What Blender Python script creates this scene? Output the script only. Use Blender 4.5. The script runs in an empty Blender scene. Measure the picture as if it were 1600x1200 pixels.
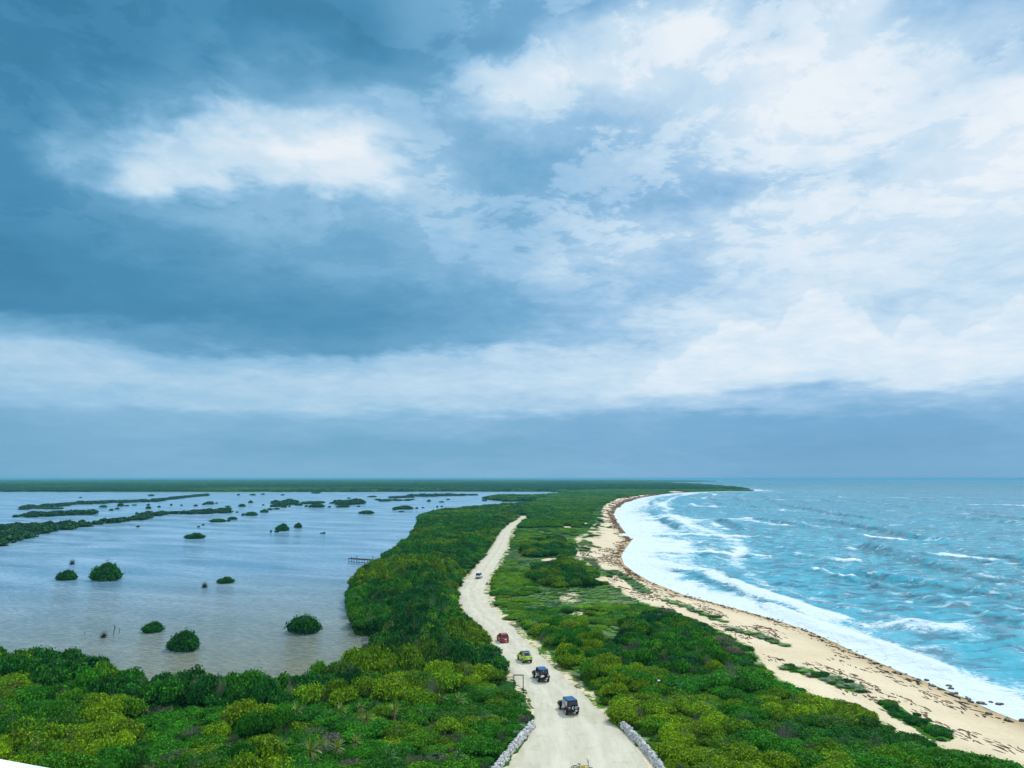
import bpy, bmesh, math, random
import numpy as np
from mathutils import Vector, Matrix
random.seed(7)
rng = np.random.default_rng(11)
S = bpy.context.scene
C = S.collection
R = math.radians

# ------------------------------------------------------------------ camera
CAM_H = 28.0
F = 1200.0                      # focal length in pixels of a 1600 wide frame
HOR = 747.2                     # row of the true horizon
PITCH = math.atan((HOR - 600) / F)
cam = bpy.data.cameras.new('camera')
cam.lens = 27.0; cam.sensor_width = 36.0; cam.clip_start = 0.3; cam.clip_end = 90000
co = bpy.data.objects.new('camera', cam); C.objects.link(co)
co.location = (0, 0, CAM_H); co.rotation_euler = (math.pi / 2 + PITCH, 0, 0)
S.camera = co
S.view_settings.view_transform = 'Standard'; S.view_settings.look = 'None'
S.view_settings.exposure = 0.0; S.view_settings.gamma = 1.0
S.cycles.max_bounces = 6; S.cycles.diffuse_bounces = 2; S.cycles.glossy_bounces = 2
S.cycles.transmission_bounces = 3; S.cycles.transparent_max_bounces = 6; S.cycles.volume_bounces = 0
S.cycles.use_adaptive_sampling = True; S.cycles.adaptive_threshold = 0.01

def ray(u, v):
    cp, sp = math.cos(PITCH), math.sin(PITCH)
    a = (u - 800) / F; b = (600 - v) / F
    return (a, cp - sp * b, sp + cp * b)
def P(u, v, z=0.0):
    x, y, dz = ray(u, v)
    t = (z - CAM_H) / dz
    return (x * t, y * t)

# ------------------------------------------------------------------ sun
SUN_EL, SUN_AZ = 52.0, 35.0      # degrees; azimuth from +Y towards +X
sun = bpy.data.lights.new('sun', 'SUN'); sun.energy = 2.5; sun.angle = R(6); sun.color = (1.0, 0.96, 0.88)
so = bpy.data.objects.new('sun', sun); C.objects.link(so)
sd = Vector((math.sin(R(SUN_AZ)) * math.cos(R(SUN_EL)), math.cos(R(SUN_AZ)) * math.cos(R(SUN_EL)), math.sin(R(SUN_EL))))
so.rotation_euler = sd.to_track_quat('Z', 'Y').to_euler()

# ------------------------------------------------------------------ node helper
class NT:
    def __init__(s, tree): s.t = tree; s.n = tree.nodes; s.l = tree.links
    def new(s, typ, **kw):
        n = s.n.new(typ)
        for k, v in kw.items(): setattr(n, k, v)
        return n
    def put(s, sock, v):
        if isinstance(v, bpy.types.NodeSocket): s.l.new(v, sock)
        elif v is not None:
            try: sock.default_value = v
            except Exception: sock.default_value = (v[0], v[1], v[2], 1.0) if hasattr(v, '__len__') else (v, v, v)
    def math(s, op, a, b=None, c=None, clamp=False):
        n = s.new('ShaderNodeMath', operation=op, use_clamp=clamp)
        s.put(n.inputs[0], a)
        if b is not None: s.put(n.inputs[1], b)
        if c is not None: s.put(n.inputs[2], c)
        return n.outputs[0]
    def vmath(s, op, a, b=None, scale=None):
        n = s.new('ShaderNodeVectorMath', operation=op)
        s.put(n.inputs[0], a)
        if b is not None: s.put(n.inputs[1], b)
        if scale is not None: s.put(n.inputs['Scale'], scale)
        return n.outputs[0]
    def mix(s, f, a, b, blend='MIX'):
        n = s.new('ShaderNodeMix', data_type='RGBA', blend_type=blend)
        s.put(n.inputs[0], f)
        for i, v in ((6, a), (7, b)):
            if not isinstance(v, bpy.types.NodeSocket) and len(v) == 3: v = (*v, 1)
            s.put(n.inputs[i], v)
        return n.outputs[2]
    def mixf(s, f, a, b):
        n = s.new('ShaderNodeMix', data_type='FLOAT')
        s.put(n.inputs[0], f); s.put(n.inputs[2], a); s.put(n.inputs[3], b)
        return n.outputs[0]
    def rng(s, v, a, b, c=0.0, d=1.0, smooth=False):
        n = s.new('ShaderNodeMapRange', interpolation_type='SMOOTHSTEP' if smooth else 'LINEAR')
        for i, x in enumerate((v, a, b, c, d)): s.put(n.inputs[i], x)
        return n.outputs[0]
    def noise(s, vec, scale, detail=4, rough=0.55, dist=0.0, dims='3D', out=0):
        n = s.new('ShaderNodeTexNoise', noise_dimensions=dims)
        s.put(n.inputs['Vector'], vec); s.put(n.inputs['Scale'], scale)
        s.put(n.inputs['Detail'], detail); s.put(n.inputs['Roughness'], rough); s.put(n.inputs['Distortion'], dist)
        return n.outputs[out]
    def ramp(s, f, stops, interp='LINEAR'):
        n = s.new('ShaderNodeValToRGB'); r = n.color_ramp; r.interpolation = interp
        while len(r.elements) < len(stops): r.elements.new(0.5)
        for e, (p, c) in zip(r.elements, stops):
            e.position = p
        for e, (p, c) in zip(r.elements, stops):
            e.color = (c, c, c, 1) if not hasattr(c, '__len__') else (*c, 1)
        s.put(n.inputs[0], f)
        return n.outputs[0]
    def comb(s, x, y, z):
        n = s.new('ShaderNodeCombineXYZ')
        for i, v in enumerate((x, y, z)): s.put(n.inputs[i], v)
        return n.outputs[0]
def lin(r, g, b):
    return tuple((c / 255 / 12.92) if c / 255 <= 0.04045 else ((c / 255 + 0.055) / 1.055) ** 2.4 for c in (r, g, b))

# ------------------------------------------------------------------ world: daylight sky with a broken cloud deck
w = bpy.data.worlds.new('World'); S.world = w; w.use_nodes = True
N = NT(w.node_tree); N.n.clear()
tc = N.new('ShaderNodeTexCoord'); sep = N.new('ShaderNodeSeparateXYZ'); N.l.new(tc.outputs['Generated'], sep.inputs[0])
dx, dy, dz = sep.outputs
az = N.math('ARCTAN2', dx, dy)
el = N.math('ARCSINE', dz)
zc = N.math('ADD', N.math('MAXIMUM', dz, 0.0), 0.16)
plane = N.comb(N.math('DIVIDE', dx, zc), N.math('DIVIDE', dy, zc), 0.0)
w1 = N.noise(plane, 1.3, 5, 0.60, out=1)
w2 = N.noise(plane, 6.0, 4, 0.58, out=1)
wv = N.vmath('SUBTRACT', w1, (0.5, 0.5, 0.5))
wv2 = N.vmath('SUBTRACT', w2, (0.5, 0.5, 0.5))
sx = N.new('ShaderNodeSeparateXYZ'); N.l.new(wv, sx.inputs[0])
sx2 = N.new('ShaderNodeSeparateXYZ'); N.l.new(wv2, sx2.inputs[0])
elf = N.rng(el, 0.02, 0.35, 0.25, 1.0)
azw = N.math('ADD', az, N.math('ADD', N.math('MULTIPLY', sx.outputs[0], 0.30), N.math('MULTIPLY', sx2.outputs[0], 0.10)))
elw = N.math('ADD', el, N.math('MULTIPLY', elf, N.math('ADD', N.math('MULTIPLY', sx.outputs[1], 0.17), N.math('MULTIPLY', sx2.outputs[1], 0.06))))
COLS = [0, 133, 267, 400, 533, 667, 800, 933, 1067, 1200, 1333, 1467, 1600]
ROWS = [
 (745, [4.2,4.4,4.6,4.6,4.6,4.6,4.6,4.4,4.2,3.8,3.8,3.8,4.0]),
 (700, [4.2,4.4,4.6,4.2,4.0,4.0,4.0,4.0,3.8,3.4,3.2,3.4,3.8]),
 (662, [4.6,5.0,5.0,4.8,5.0,5.0,4.4,4.2,4.2,3.6,3.6,3.6,4.2]),
 (632, [6.0,6.2,6.4,6.6,6.8,6.8,6.6,6.4,6.2,5.8,5.0,5.6,6.0]),
 (600, [6.8,6.8,6.8,6.8,7.2,7.4,7.6,7.6,8.2,8.2,8.0,8.2,8.2]),
 (570, [6.4,6.2,6.0,6.0,6.0,6.6,7.2,7.6,8.2,8.6,8.6,8.4,8.4]),
 (540, [4.8,4.0,3.4,3.0,2.8,3.4,4.4,6.2,8.2,8.4,8.6,8.0,8.2]),
 (500, [1.6,1.6,1.6,2.0,2.2,2.8,3.8,5.8,8.0,8.0,8.6,7.6,7.6]),
 (450, [1.2,1.8,2.2,2.8,2.6,3.4,4.6,5.8,6.4,7.8,8.0,8.0,8.0]),
 (400, [1.8,2.2,3.0,3.8,4.0,5.0,5.4,7.2,7.1,8.2,8.5,8.3,8.5]),
 (350, [2.2,2.8,3.8,4.8,5.2,6.0,5.0,6.6,7.5,8.2,8.5,8.5,8.9]),
 (300, [2.0,5.0,8.2,8.4,8.8,6.6,5.0,5.4,5.9,7.1,7.3,8.9,9.5]),
 (260, [1.6,3.6,7.6,9.8,9.6,6.0,5.0,5.4,6.8,8.9,8.8,8.5,9.3]),
 (210, [1.4,2.2,3.8,8.0,7.6,5.4,6.0,6.4,7.9,9.3,9.2,6.8,5.3]),
 (170, [1.4,1.4,3.2,4.8,6.2,5.4,8.4,7.2,8.3,9.5,8.9,7.5,7.3]),
 (120, [1.0,1.2,1.8,3.2,3.0,4.0,7.6,9.0,8.3,9.3,8.8,6.3,5.3]),
 (60, [0.8,1.4,1.6,1.4,1.4,3.0,3.8,8.0,9.6,7.5,8.9,5.9,4.9]),
 (0, [1.0,1.2,1.4,1.4,1.8,3.4,4.4,4.8,7.5,7.3,7.9,6.5,5.8]),
 (-110, [2.0,2.4,2.6,3.0,3.4,4.0,5.0,6.0,7.0,7.4,7.0,6.6,6.4]),
 (-420, [8.4,8.6,9.0,9.0,9.0,9.0,9.4,9.4,9.4,9.4,9.4,9.0,9.0]),
]
AZR = 0.66
def pix_dir(u, v):
    x, y, z = ray(u, v); n = math.sqrt(x * x + y * y + z * z)
    return math.atan2(x, y), math.asin(z / n)
azn = N.rng(azw, -AZR, AZR)
val = None; prev_el = None
for v, vals in ROWS:
    e = pix_dir(800, v)[1]
    stops = []
    for u, L in zip(COLS, vals):
        a = pix_dir(u, 745)[0] if v > 300 else pix_dir(u, max(v, 0))[0]
        stops.append(((a + AZR) / (2 * AZR), L / 10))
    r = N.ramp(azn, stops, 'EASE')
    if val is None: val = r
    else:
        f = N.rng(elw, prev_el, e, smooth=True)
        val = N.mix(f, val, r)
    prev_el = e
# everywhere else on the dome: a soft bright deck
side = N.rng(N.math('ABSOLUTE', az), 0.62, 0.95, smooth=True)
deck = N.rng(N.noise(plane, 0.9, 3, 0.5), 0.25, 0.75, 0.62, 1.0)
bw = N.new('ShaderNodeRGBToBW'); N.l.new(val, bw.inputs[0])
B = N.mixf(side, bw.outputs[0], deck)
# finer billows, strongest where the deck is broken
n1 = N.noise(plane, 3.4, 8, 0.64, 0.35)
n2 = N.noise(plane, 10.0, 6, 0.66, 0.5)
amp = N.rng(el, 0.0, 0.20, 0.05, 0.27)
right = N.rng(az, -0.15, 0.25, 0.55, 1.0)
mid = N.rng(N.math('ABSOLUTE', N.math('SUBTRACT', B, 0.62)), 0.05, 0.38, 1.0, 0.30)
ampm = N.math('MULTIPLY', N.math('MULTIPLY', amp, right), mid)
nn = N.math('ADD', N.math('MULTIPLY', N.math('SUBTRACT', n1, 0.5), 2.1), N.math('MULTIPLY', N.math('SUBTRACT', n2, 0.5), 1.1))
B = N.math('ADD', B, N.math('MULTIPLY', nn, ampm))
edge = N.math('SUBTRACT', N.rng(N.math('ADD', n1, N.math('MULTIPLY', N.math('SUBTRACT', n2, 0.5), 0.25)), 0.47, 0.535, smooth=True), 0.5)
broken = N.math('MULTIPLY', N.rng(az, -0.30, 0.10, 0.35, 1.0, smooth=True), N.rng(el, 0.20, 0.34, 0.0, 0.13, smooth=True))
B = N.math('ADD', B, N.math('MULTIPLY', N.math('MULTIPLY', N.math('ADD', edge, 0.10), broken), N.rng(B, 0.5, 1.0, 1.0, 0.35)))
# towering cumulus low on the right: crisp tops
SKY = [(980,600),(1040,560),(1100,522),(1143,494),(1172,502),(1212,514),(1240,478),(1272,458),(1300,464),(1340,492),(1390,538),(1424,506),(1446,522),(1485,546),(1540,524),(1600,496),(1800,470),(2000,540)]
skyl = N.ramp(N.rng(az, 0.10, 0.85), [((pix_dir(u, 520)[0] - 0.10) / 0.75, max(0.0, (747 - v) / 400)) for u, v in SKY], 'EASE')
skb = N.new('ShaderNodeRGBToBW'); N.l.new(skyl, skb.inputs[0])
top = N.math('MULTIPLY', skb.outputs[0], 400 / F * 0.955)
bil = N.noise(N.comb(az, el, 0.0), 48.0, 4, 0.6)
top = N.math('ADD', top, N.math('MULTIPLY', N.math('SUBTRACT', bil, 0.5), 0.035))
cum = N.rng(N.math('SUBTRACT', top, el), -0.001, 0.006, smooth=True)
cum = N.math('MULTIPLY', cum, N.rng(N.math('SUBTRACT', top, el), 0.01, 0.09, 1.0, 0.0))
cum = N.math('MULTIPLY', cum, N.rng(az, 0.06, 0.24, smooth=True))
cum = N.math('MULTIPLY', cum, N.rng(az, 0.75, 0.95, 1, 0))
B = N.math('ADD', B, N.math('MULTIPLY', cum, 0.075))
B = N.math('MAXIMUM', N.math('MINIMUM', B, 0.97), 0.0)
left_pal = N.ramp(B, [(0, lin(40,112,152)), (0.2, lin(72,142,182)), (0.4, lin(110,169,206)), (0.6, lin(150,196,228)), (0.8, lin(200,226,244)), (1.0, lin(246,250,254))])
right_pal = N.ramp(B, [(0, lin(50,116,160)), (0.2, lin(84,148,194)), (0.4, lin(116,172,214)), (0.6, lin(158,198,232)), (0.8, lin(204,228,246)), (1.0, lin(244,249,254))])
pal = N.mix(N.rng(az, -0.25, 0.35, smooth=True), left_pal, right_pal)
sky = N.new('ShaderNodeTexSky', sky_type='NISHITA'); sky.sun_disc = False
sky.sun_elevation = R(SUN_EL); sky.sun_rotation = R(SUN_AZ)
skyc = N.vmath('SCALE', sky.outputs[0], scale=0.08)
tot = N.mix(0.93, skyc, pal)
# sky out of frame overhead and behind is boosted to light the ground
boost = N.rng(N.math('MAXIMUM', N.math('MULTIPLY', side, 0.6), N.rng(el, 0.72, 1.1)), 0.0, 1.0, 1.0, 1.35)
tot = N.vmath('SCALE', tot, scale=boost)
bg = N.new('ShaderNodeBackground'); N.l.new(tot, bg.inputs[0]); bg.inputs[1].default_value = 1.0
wo = N.new('ShaderNodeOutputWorld'); N.l.new(bg.outputs[0], wo.inputs[0])
w.cycles.sampling_method = 'MANUAL'; w.cycles.sample_map_resolution = 512

# ------------------------------------------------------------------ numpy helpers
def hash2(ix, iy, seed):
    h = (ix.astype(np.int64) * 374761393 + iy.astype(np.int64) * 668265263 + seed * 1442695041) & 0x7fffffff
    h = ((h ^ (h >> 13)) * 1274126177) & 0x7fffffff
    return ((h ^ (h >> 16)) & 0xffffff) / float(0xffffff)
def vnoise(x, y, seed=0):
    xi, yi = np.floor(x), np.floor(y); fx, fy = x - xi, y - yi
    fx = fx * fx * (3 - 2 * fx); fy = fy * fy * (3 - 2 * fy)
    a = hash2(xi, yi, seed); b = hash2(xi + 1, yi, seed); c = hash2(xi, yi + 1, seed); d = hash2(xi + 1, yi + 1, seed)
    return (a * (1 - fx) + b * fx) * (1 - fy) + (c * (1 - fx) + d * fx) * fy
def fbm(x, y, s, seed=0, oct=4):
    t = 0; a = 0.5; tot_ = 0
    for k in range(oct):
        t = t + a * vnoise(x / s + 17.3 * k, y / s - 9.1 * k, seed + k); tot_ += a; a *= 0.5; s *= 0.5
    return t / tot_
def sstep(a, b, x):
    t = np.clip((x - a) / (b - a), 0, 1); return t * t * (3 - 2 * t)
def dist_poly(x, y, pts, closed=False):
    d = np.full(x.shape, 1e12)
    n = len(pts)
    for i in range(n if closed else n - 1):
        ax, ay = pts[i]; bx, by = pts[(i + 1) % n]
        ex, ey = bx - ax, by - ay; L = ex * ex + ey * ey + 1e-9
        t = np.clip(((x - ax) * ex + (y - ay) * ey) / L, 0, 1)
        d = np.minimum(d, (x - ax - t * ex) ** 2 + (y - ay - t * ey) ** 2)
    return np.sqrt(d)
def inside(x, y, pts):
    r = np.zeros(x.shape, bool); n = len(pts)
    for i in range(n):
        ax, ay = pts[i]; bx, by = pts[(i + 1) % n]
        c = ((ay > y) != (by > y))
        xx = (bx - ax) * (y - ay) / ((by - ay) if abs(by - ay) > 1e-9 else 1e-9) + ax
        r ^= c & (x < xx)
    return r
def sdist(x, y, pts):       # positive inside
    d = dist_poly(x, y, pts, True)
    return np.where(inside(x, y, pts), d, -d)

# ------------------------------------------------------------------ layout, metres
coast_px = [(1600,1133),(1540,1110),(1480,1082),(1400,1050),(1320,1015),(1260,985),(1200,966),(1120,944),(1060,928),(1010,908),
            (985,893),(970,881),(966,868),(972,858),(984,843),(972,829),(962,815),(957,804),(961,795),(976,785),(1000,777.5),(1040,771.5),(1080,768.8),
            (1130,767.6),(1178,767.2),(1160,763.5),(1110,758.6),(1062,756),(1032,754.6),(1060,753.4),(1125,752.4),(1120,751.6),(1030,750.6),(980,749.2)]
coast = [P(u, v) for u, v in coast_px]
coast = [(62, -400), (60, -50), (60, 40)] + coast + [(3000, 34000)]
sea_poly = coast + [(60000, 34000), (60000, -400)]
beach_in_px = [(1590,1195),(1500,1170),(1430,1150),(1370,1118),(1300,1094),(1225,1068),(1203,1042),(1180,1012),(1150,995),(1100,974),(1060,960),
               (1020,945),(985,932),(960,914),(938,892),(906,868),(904,850),(920,832),(934,815),(938,800),(946,788),(962,780),(1000,773.6),(1060,769),(1085,768.4)]
beach_in = [(38, -400), (38, 40)] + [P(u, v, 1.2) for u, v in beach_in_px]
beach_poly = beach_in + [P(1085,768.6), P(1040,771.5)] + [P(u, v) for u, v in coast_px[:21]][::-1] + [(60, 40), (60, -400)]
lag_near = [(-420,1000),(-200,1005),(0,1015),(100,1019),(150,1026),(200,1042),(260,1050),(340,1052),(400,1054),(450,1050),(500,1040),(545,1026)]
lag_edge = [(604,1016),(603,1000),(575,996),(556,985),(548,962),(545,938),(558,915),(575,900),(592,890),(603,880),(622,865),(642,850),
            (652,838),(653,826),(660,820),(654,813),(668,806),(700,801),(760,795),(820,790),(852,785),(838,783),(790,784),(758,780),(775,777),(850,776.5),(886,770.5),(860,768.2),(740,768),(640,768.2),(500,768.6),(300,769),(0,768.6),(-800,768.4)]
lagoon = [P(u, v, 3.2) for u, v in lag_near] + [P(u, v) for u, v in lag_edge]
lagoon = [(-260, P(-420,1000,3.2)[1] - 20)] + lagoon[0:] + [(-3800, 1610), (-3800, 60)]
ponds = [[(668,766.6),(694,766.0),(696,767.0),(670,767.3)], [(722,767.2),(740,766.8),(742,767.4),(724,767.5)],
         [(800,767.4),(825,766.6),(866,765.2),(872,766.8),(840,767.6),(802,767.7)], [(600,766.9),(616,766.6),(616,767.1)], [(632,766.9),(648,766.7),(648,767.2)], [(700,767.3),(716,767.1),(716,767.5)]]
ponds = [[P(u, v) for u, v in p] for p in ponds]
road_px = [(1250,770,1046),(1200,792,1020),(1170,812,1000),(1150,828,984),(1130,840,958),(1110,841,934),(1090,834,918),(1070,815,899),(1050,799,872),(1030,786,852),(1010,775,833),(995,769,817),(980,757,800),
           (965,737,783),(945,722,765),(925,718,757),(905,731,762),(880,750,778),(860,767,790),(840,778,796),(828,786,799),(818,799,810),(811,810,819),(806,815,822)]
ROAD_Z = 1.25
road_L = [P(u0, v, ROAD_Z) for v, u0, u1 in road_px]
road_R = [P(u1, v, ROAD_Z) for v, u0, u1 in road_px]
road_L = [(-4.5, 30), (-3.4, 50)] + road_L; road_R = [(11, 30), (13, 50)] + road_R
road_C = [((a[0] + b[0]) / 2, (a[1] + b[1]) / 2) for a, b in zip(road_L, road_R)]
road_poly = road_L + road_R[::-1]
spur_poly = [P(u, v, ROAD_Z) for u, v in [(775,1071),(800,1066),(830,1068),(840,1092),(800,1080),(778,1076)]]
def road_x(y):
    ys = np.array([p[1] for p in road_C]); xs = np.array([p[0] for p in road_C])
    r = np.interp(y, ys, xs)
    far = np.interp(y, [560, 900, 1424, 2000, 6000], [4, 25, 90, 150, 500])
    return np.where(y > ys[-1], np.maximum(far, xs[-1]), r)

def ground_parts(x, y):
    ls = sdist(x, y, lagoon)
    for p in ponds: ls = np.maximum(ls, sdist(x, y, p))
    ss = sdist(x, y, sea_poly)
    return -ls, -ss          # distance into the land from either water (negative in water)
def ground_z(x, y, parts=None):
    x = np.asarray(x, float); y = np.asarray(y, float)
    dl, ds = parts if parts else ground_parts(x, y)
    zl = np.where(dl > 0, 0.12 + 1.1 * sstep(0, 14, dl), np.maximum(-1.2, dl * 0.25 - 0.05))
    zs = np.where(ds > 0, 0.05 + 1.3 * sstep(0, 16, ds), np.maximum(-3.0, ds * 0.12 - 0.02))
    z = np.minimum(zl, zs)
    land = (dl > 0) & (ds > 0)
    dr = dist_poly(x, y, road_C)
    dune = sstep(14, 30, ds) * sstep(9, 22, dr) * (x > road_x(y)) * sstep(2600, 900, y)
    z = z + land * dune * (2.2 * fbm(x, y, 26, 5, 3) - 0.5)
    z = np.where(land & (dr > 6) & (z > 1.0), z + 0.25 * (fbm(x, y, 7, 9, 2) - 0.5), z)
    wood = sstep(1750, 2600, y) * sstep(20, 160, np.minimum(dl, ds))
    z = z + land * wood * (2.6 + 3.0 * fbm(x, y, 160, 21, 4) + 10 * sstep(3500, 9000, y) * fbm(x, y, 1800, 33, 3) * sstep(0.25, -0.1, x / np.maximum(y, 1)))
    return z
def gz(x, y): return float(ground_z(np.array([x], float), np.array([y], float))[0])
def PG(u, v):                # pixel to the point of the ground it shows
    z = 1.2
    for _ in range(3):
        x, y = P(u, v, z); z = max(gz(x, y), 0)
    return x, y, z

# ------------------------------------------------------------------ object helpers
def mesh_np(name, verts, faces, mats=None, parent=None, smooth=False, attrs=None, link=True, loops=None):
    me = bpy.data.meshes.new(name)
    verts = np.asarray(verts, np.float32); faces = np.asarray(faces, np.int32)
    k = faces.shape[1]
    me.vertices.add(len(verts)); me.vertices.foreach_set('co', verts.ravel())
    me.loops.add(faces.size); me.loops.foreach_set('vertex_index', faces.ravel())
    me.polygons.add(len(faces)); me.polygons.foreach_set('loop_start', np.arange(0, faces.size, k, dtype=np.int32))
    if smooth: me.polygons.foreach_set('use_smooth', np.ones(len(faces), bool))
    for an, (typ, dat) in (attrs or {}).items():
        a = me.attributes.new(an, typ, 'POINT')
        a.data.foreach_set('value' if typ == 'FLOAT' else ('color' if typ == 'FLOAT_COLOR' else 'vector'), np.asarray(dat, np.float32).ravel())
    me.update(calc_edges=True)
    for m in (mats or []): me.materials.append(m)
    if not link: return me
    o = bpy.data.objects.new(name, me); C.objects.link(o); o.parent = parent
    return o
def tag(o, label=None, cat=None, group=None, kind=None):
    if label: o['label'] = label
    if cat: o['category'] = cat
    if group: o['group'] = group
    if kind: o['kind'] = kind
    return o
def empty(name, loc, rz=0.0, scale=None):
    o = bpy.data.objects.new(name, None); C.objects.link(o); o.location = loc; o.rotation_euler = (0, 0, rz)
    o.empty_display_size = 0.2
    if scale: o.scale = scale
    return o
def obj(name, me, parent=None, loc=(0, 0, 0), rz=0.0, scale=(1, 1, 1)):
    o = bpy.data.objects.new(name, me); C.objects.link(o); o.parent = parent
    o.location = loc; o.rotation_euler = (0, 0, rz); o.scale = scale
    return o

class MB:
    """collects simple solids into one mesh"""
    def __init__(s): s.bm = bmesh.new()
    def box(s, c, d, rot=None, bev=0.0, taper=None):
        M = Matrix.Translation(c) @ (rot.to_4x4() if rot else Matrix())
        r = bmesh.ops.create_cube(s.bm, size=1.0)
        vs = r['verts']
        for v in vs:
            top = v.co.z > 0
            v.co = Vector((v.co.x * d[0], v.co.y * d[1], v.co.z * d[2]))
            if taper and top: v.co.x *= taper[0]; v.co.y = v.co.y * taper[1] + (taper[2] if len(taper) > 2 else 0)
            v.co = M @ v.co
        if bev > 0:
            es = list({e for v in vs for e in v.link_edges})
            bmesh.ops.bevel(s.bm, geom=es, offset=bev, segments=2, affect='EDGES', profile=0.6)
    def tube(s, pts, r, seg=6, r1=None):
        pts = [Vector(p) for p in pts]; rings = []
        for i, p in enumerate(pts):
            t = (pts[min(i + 1, len(pts) - 1)] - pts[max(i - 1, 0)]).normalized()
            a = t.orthogonal().normalized() if abs(t.z) > 0.99 else t.cross(Vector((0, 0, 1))).normalized()
            b = t.cross(a)
            rr = r if r1 is None else r + (r1 - r) * i / max(1, len(pts) - 1)
            rings.append([s.bm.verts.new(p + (a * math.cos(2 * math.pi * k / seg) + b * math.sin(2 * math.pi * k / seg)) * rr) for k in range(seg)])
        for q, t in zip(rings, rings[1:]):
            for k in range(seg): s.bm.faces.new((q[k], q[(k + 1) % seg], t[(k + 1) % seg], t[k]))
        s.bm.faces.new(rings[0][::-1]); s.bm.faces.new(rings[-1])
    def cyl(s, c, axis, r, h, seg=20, r2=None):
        a = Vector(axis).normalized() * h / 2; c = Vector(c)
        q = Vector((0, 0, 1)).rotation_difference(a)
        bmesh.ops.create_cone(s.bm, cap_ends=True, segments=seg, radius1=r, radius2=r if r2 is None else r2, depth=h,
                              matrix=Matrix.Translation(c) @ q.to_matrix().to_4x4())
    def prism(s, prof, x0, x1, inset=None):
        """profile in (y, z) extruded along x; inset(y,z)-> how far the side leans in"""
        f = inset or (lambda y, z: 0)
        A = [s.bm.verts.new((x0 + f(y, z), y, z)) for y, z in prof]
        B_ = [s.bm.verts.new((x1 - f(y, z), y, z)) for y, z in prof]
        n = len(prof)
        s.bm.faces.new(A[::-1]); s.bm.faces.new(B_)
        for i in range(n): s.bm.faces.new((A[i], A[(i + 1) % n], B_[(i + 1) % n], B_[i]))
    def quadp(s, pts, th=0.012):
        """a thin slab on a quad"""
        pts = [Vector(p) for p in pts]
        n = (pts[1] - pts[0]).cross(pts[2] - pts[0]).normalized() * th
        A = [s.bm.verts.new(p) for p in pts]; B_ = [s.bm.verts.new(p + n) for p in pts]; k = len(pts)
        s.bm.faces.new(A[::-1]); s.bm.faces.new(B_)
        for i in range(k): s.bm.faces.new((A[i], A[(i + 1) % k], B_[(i + 1) % k], B_[i]))
    def mesh(s, name, mat, smooth=False):
        me = bpy.data.meshes.new(name); bmesh.ops.recalc_face_normals(s.bm, faces=s.bm.faces)
        if smooth:
            for f in s.bm.faces: f.smooth = True
        s.bm.to_mesh(me); s.bm.free(); me.materials.append(mat); return me
    def build(s, name, mat, parent=None, smooth=False):
        me = s.mesh(name, mat, smooth); o = bpy.data.objects.new(name, me); C.objects.link(o); o.parent = parent; return o

# ------------------------------------------------------------------ materials
def mat(name, col=(0.5, 0.5, 0.5), rough=0.7, spec=0.3, metal=0.0, var=0.0, vscale=3.0, coat=0.0):
    m = bpy.data.materials.new(name); m.use_nodes = True; T = NT(m.node_tree)
    b = m.node_tree.nodes['Principled BSDF']
    b.inputs['Roughness'].default_value = rough; b.inputs['Specular IOR Level'].default_value = spec
    b.inputs['Metallic'].default_value = metal; b.inputs['Coat Weight'].default_value = coat
    if var > 0:
        tcn = T.new('ShaderNodeTexCoord'); n = T.noise(tcn.outputs['Object'], vscale, 4)
        f = T.rng(n, 0.3, 0.7)
        c = T.mix(f, tuple(c * (1 - var) for c in col), tuple(min(1, c * (1 + var)) for c in col))
        T.l.new(c, b.inputs['Base Color'])
    else: b.inputs['Base Color'].default_value = (*col, 1)
    return m
def foliage_mat(name, transl=0.25, var=0.5, default=(0.05, 0.12, 0.02)):
    m = bpy.data.materials.new(name); m.use_nodes = True; T = NT(m.node_tree); T.n.clear()
    at = T.new('ShaderNodeAttribute', attribute_type='INSTANCER', attribute_name='tint')
    lf = T.new('ShaderNodeAttribute', attribute_type='GEOMETRY', attribute_name='leaf')
    tcn = T.new('ShaderNodeNewGeometry')
    big = T.noise(tcn.outputs['Position'], 0.45, 3)
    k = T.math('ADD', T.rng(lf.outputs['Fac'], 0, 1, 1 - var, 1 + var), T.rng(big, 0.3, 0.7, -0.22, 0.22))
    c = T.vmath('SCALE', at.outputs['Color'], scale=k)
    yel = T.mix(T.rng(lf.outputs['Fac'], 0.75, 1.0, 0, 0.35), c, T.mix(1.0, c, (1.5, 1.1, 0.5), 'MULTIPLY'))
    d = T.new('ShaderNodeBsdfDiffuse'); T.l.new(yel, d.inputs[0])
    tr = T.new('ShaderNodeBsdfTranslucent'); T.l.new(yel, tr.inputs[0])
    mx = T.new('ShaderNodeMixShader'); mx.inputs[0].default_value = transl
    T.l.new(d.outputs[0], mx.inputs[1]); T.l.new(tr.outputs[0], mx.inputs[2])
    g = T.new('ShaderNodeBsdfGlossy'); g.inputs['Roughness'].default_value = 0.45; g.inputs[0].default_value = (0.8, 0.9, 1, 1)
    fr = T.new('ShaderNodeFresnel'); fr.inputs[0].default_value = 1.35
    mg = T.new('ShaderNodeMixShader'); T.l.new(T.math('MULTIPLY', fr.outputs[0], 0.07), mg.inputs[0])
    T.l.new(mx.outputs[0], mg.inputs[1]); T.l.new(g.outputs[0], mg.inputs[2])
    o = T.new('ShaderNodeOutputMaterial'); T.l.new(mg.outputs[0], o.inputs[0])
    return m
M_leaf = foliage_mat('leaves', 0.22, 0.75)
M_twig = foliage_mat('twigs', 0.0, 0.4)
M_bark = mat('bark', (0.10, 0.075, 0.05), 0.9, var=0.4)
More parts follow.
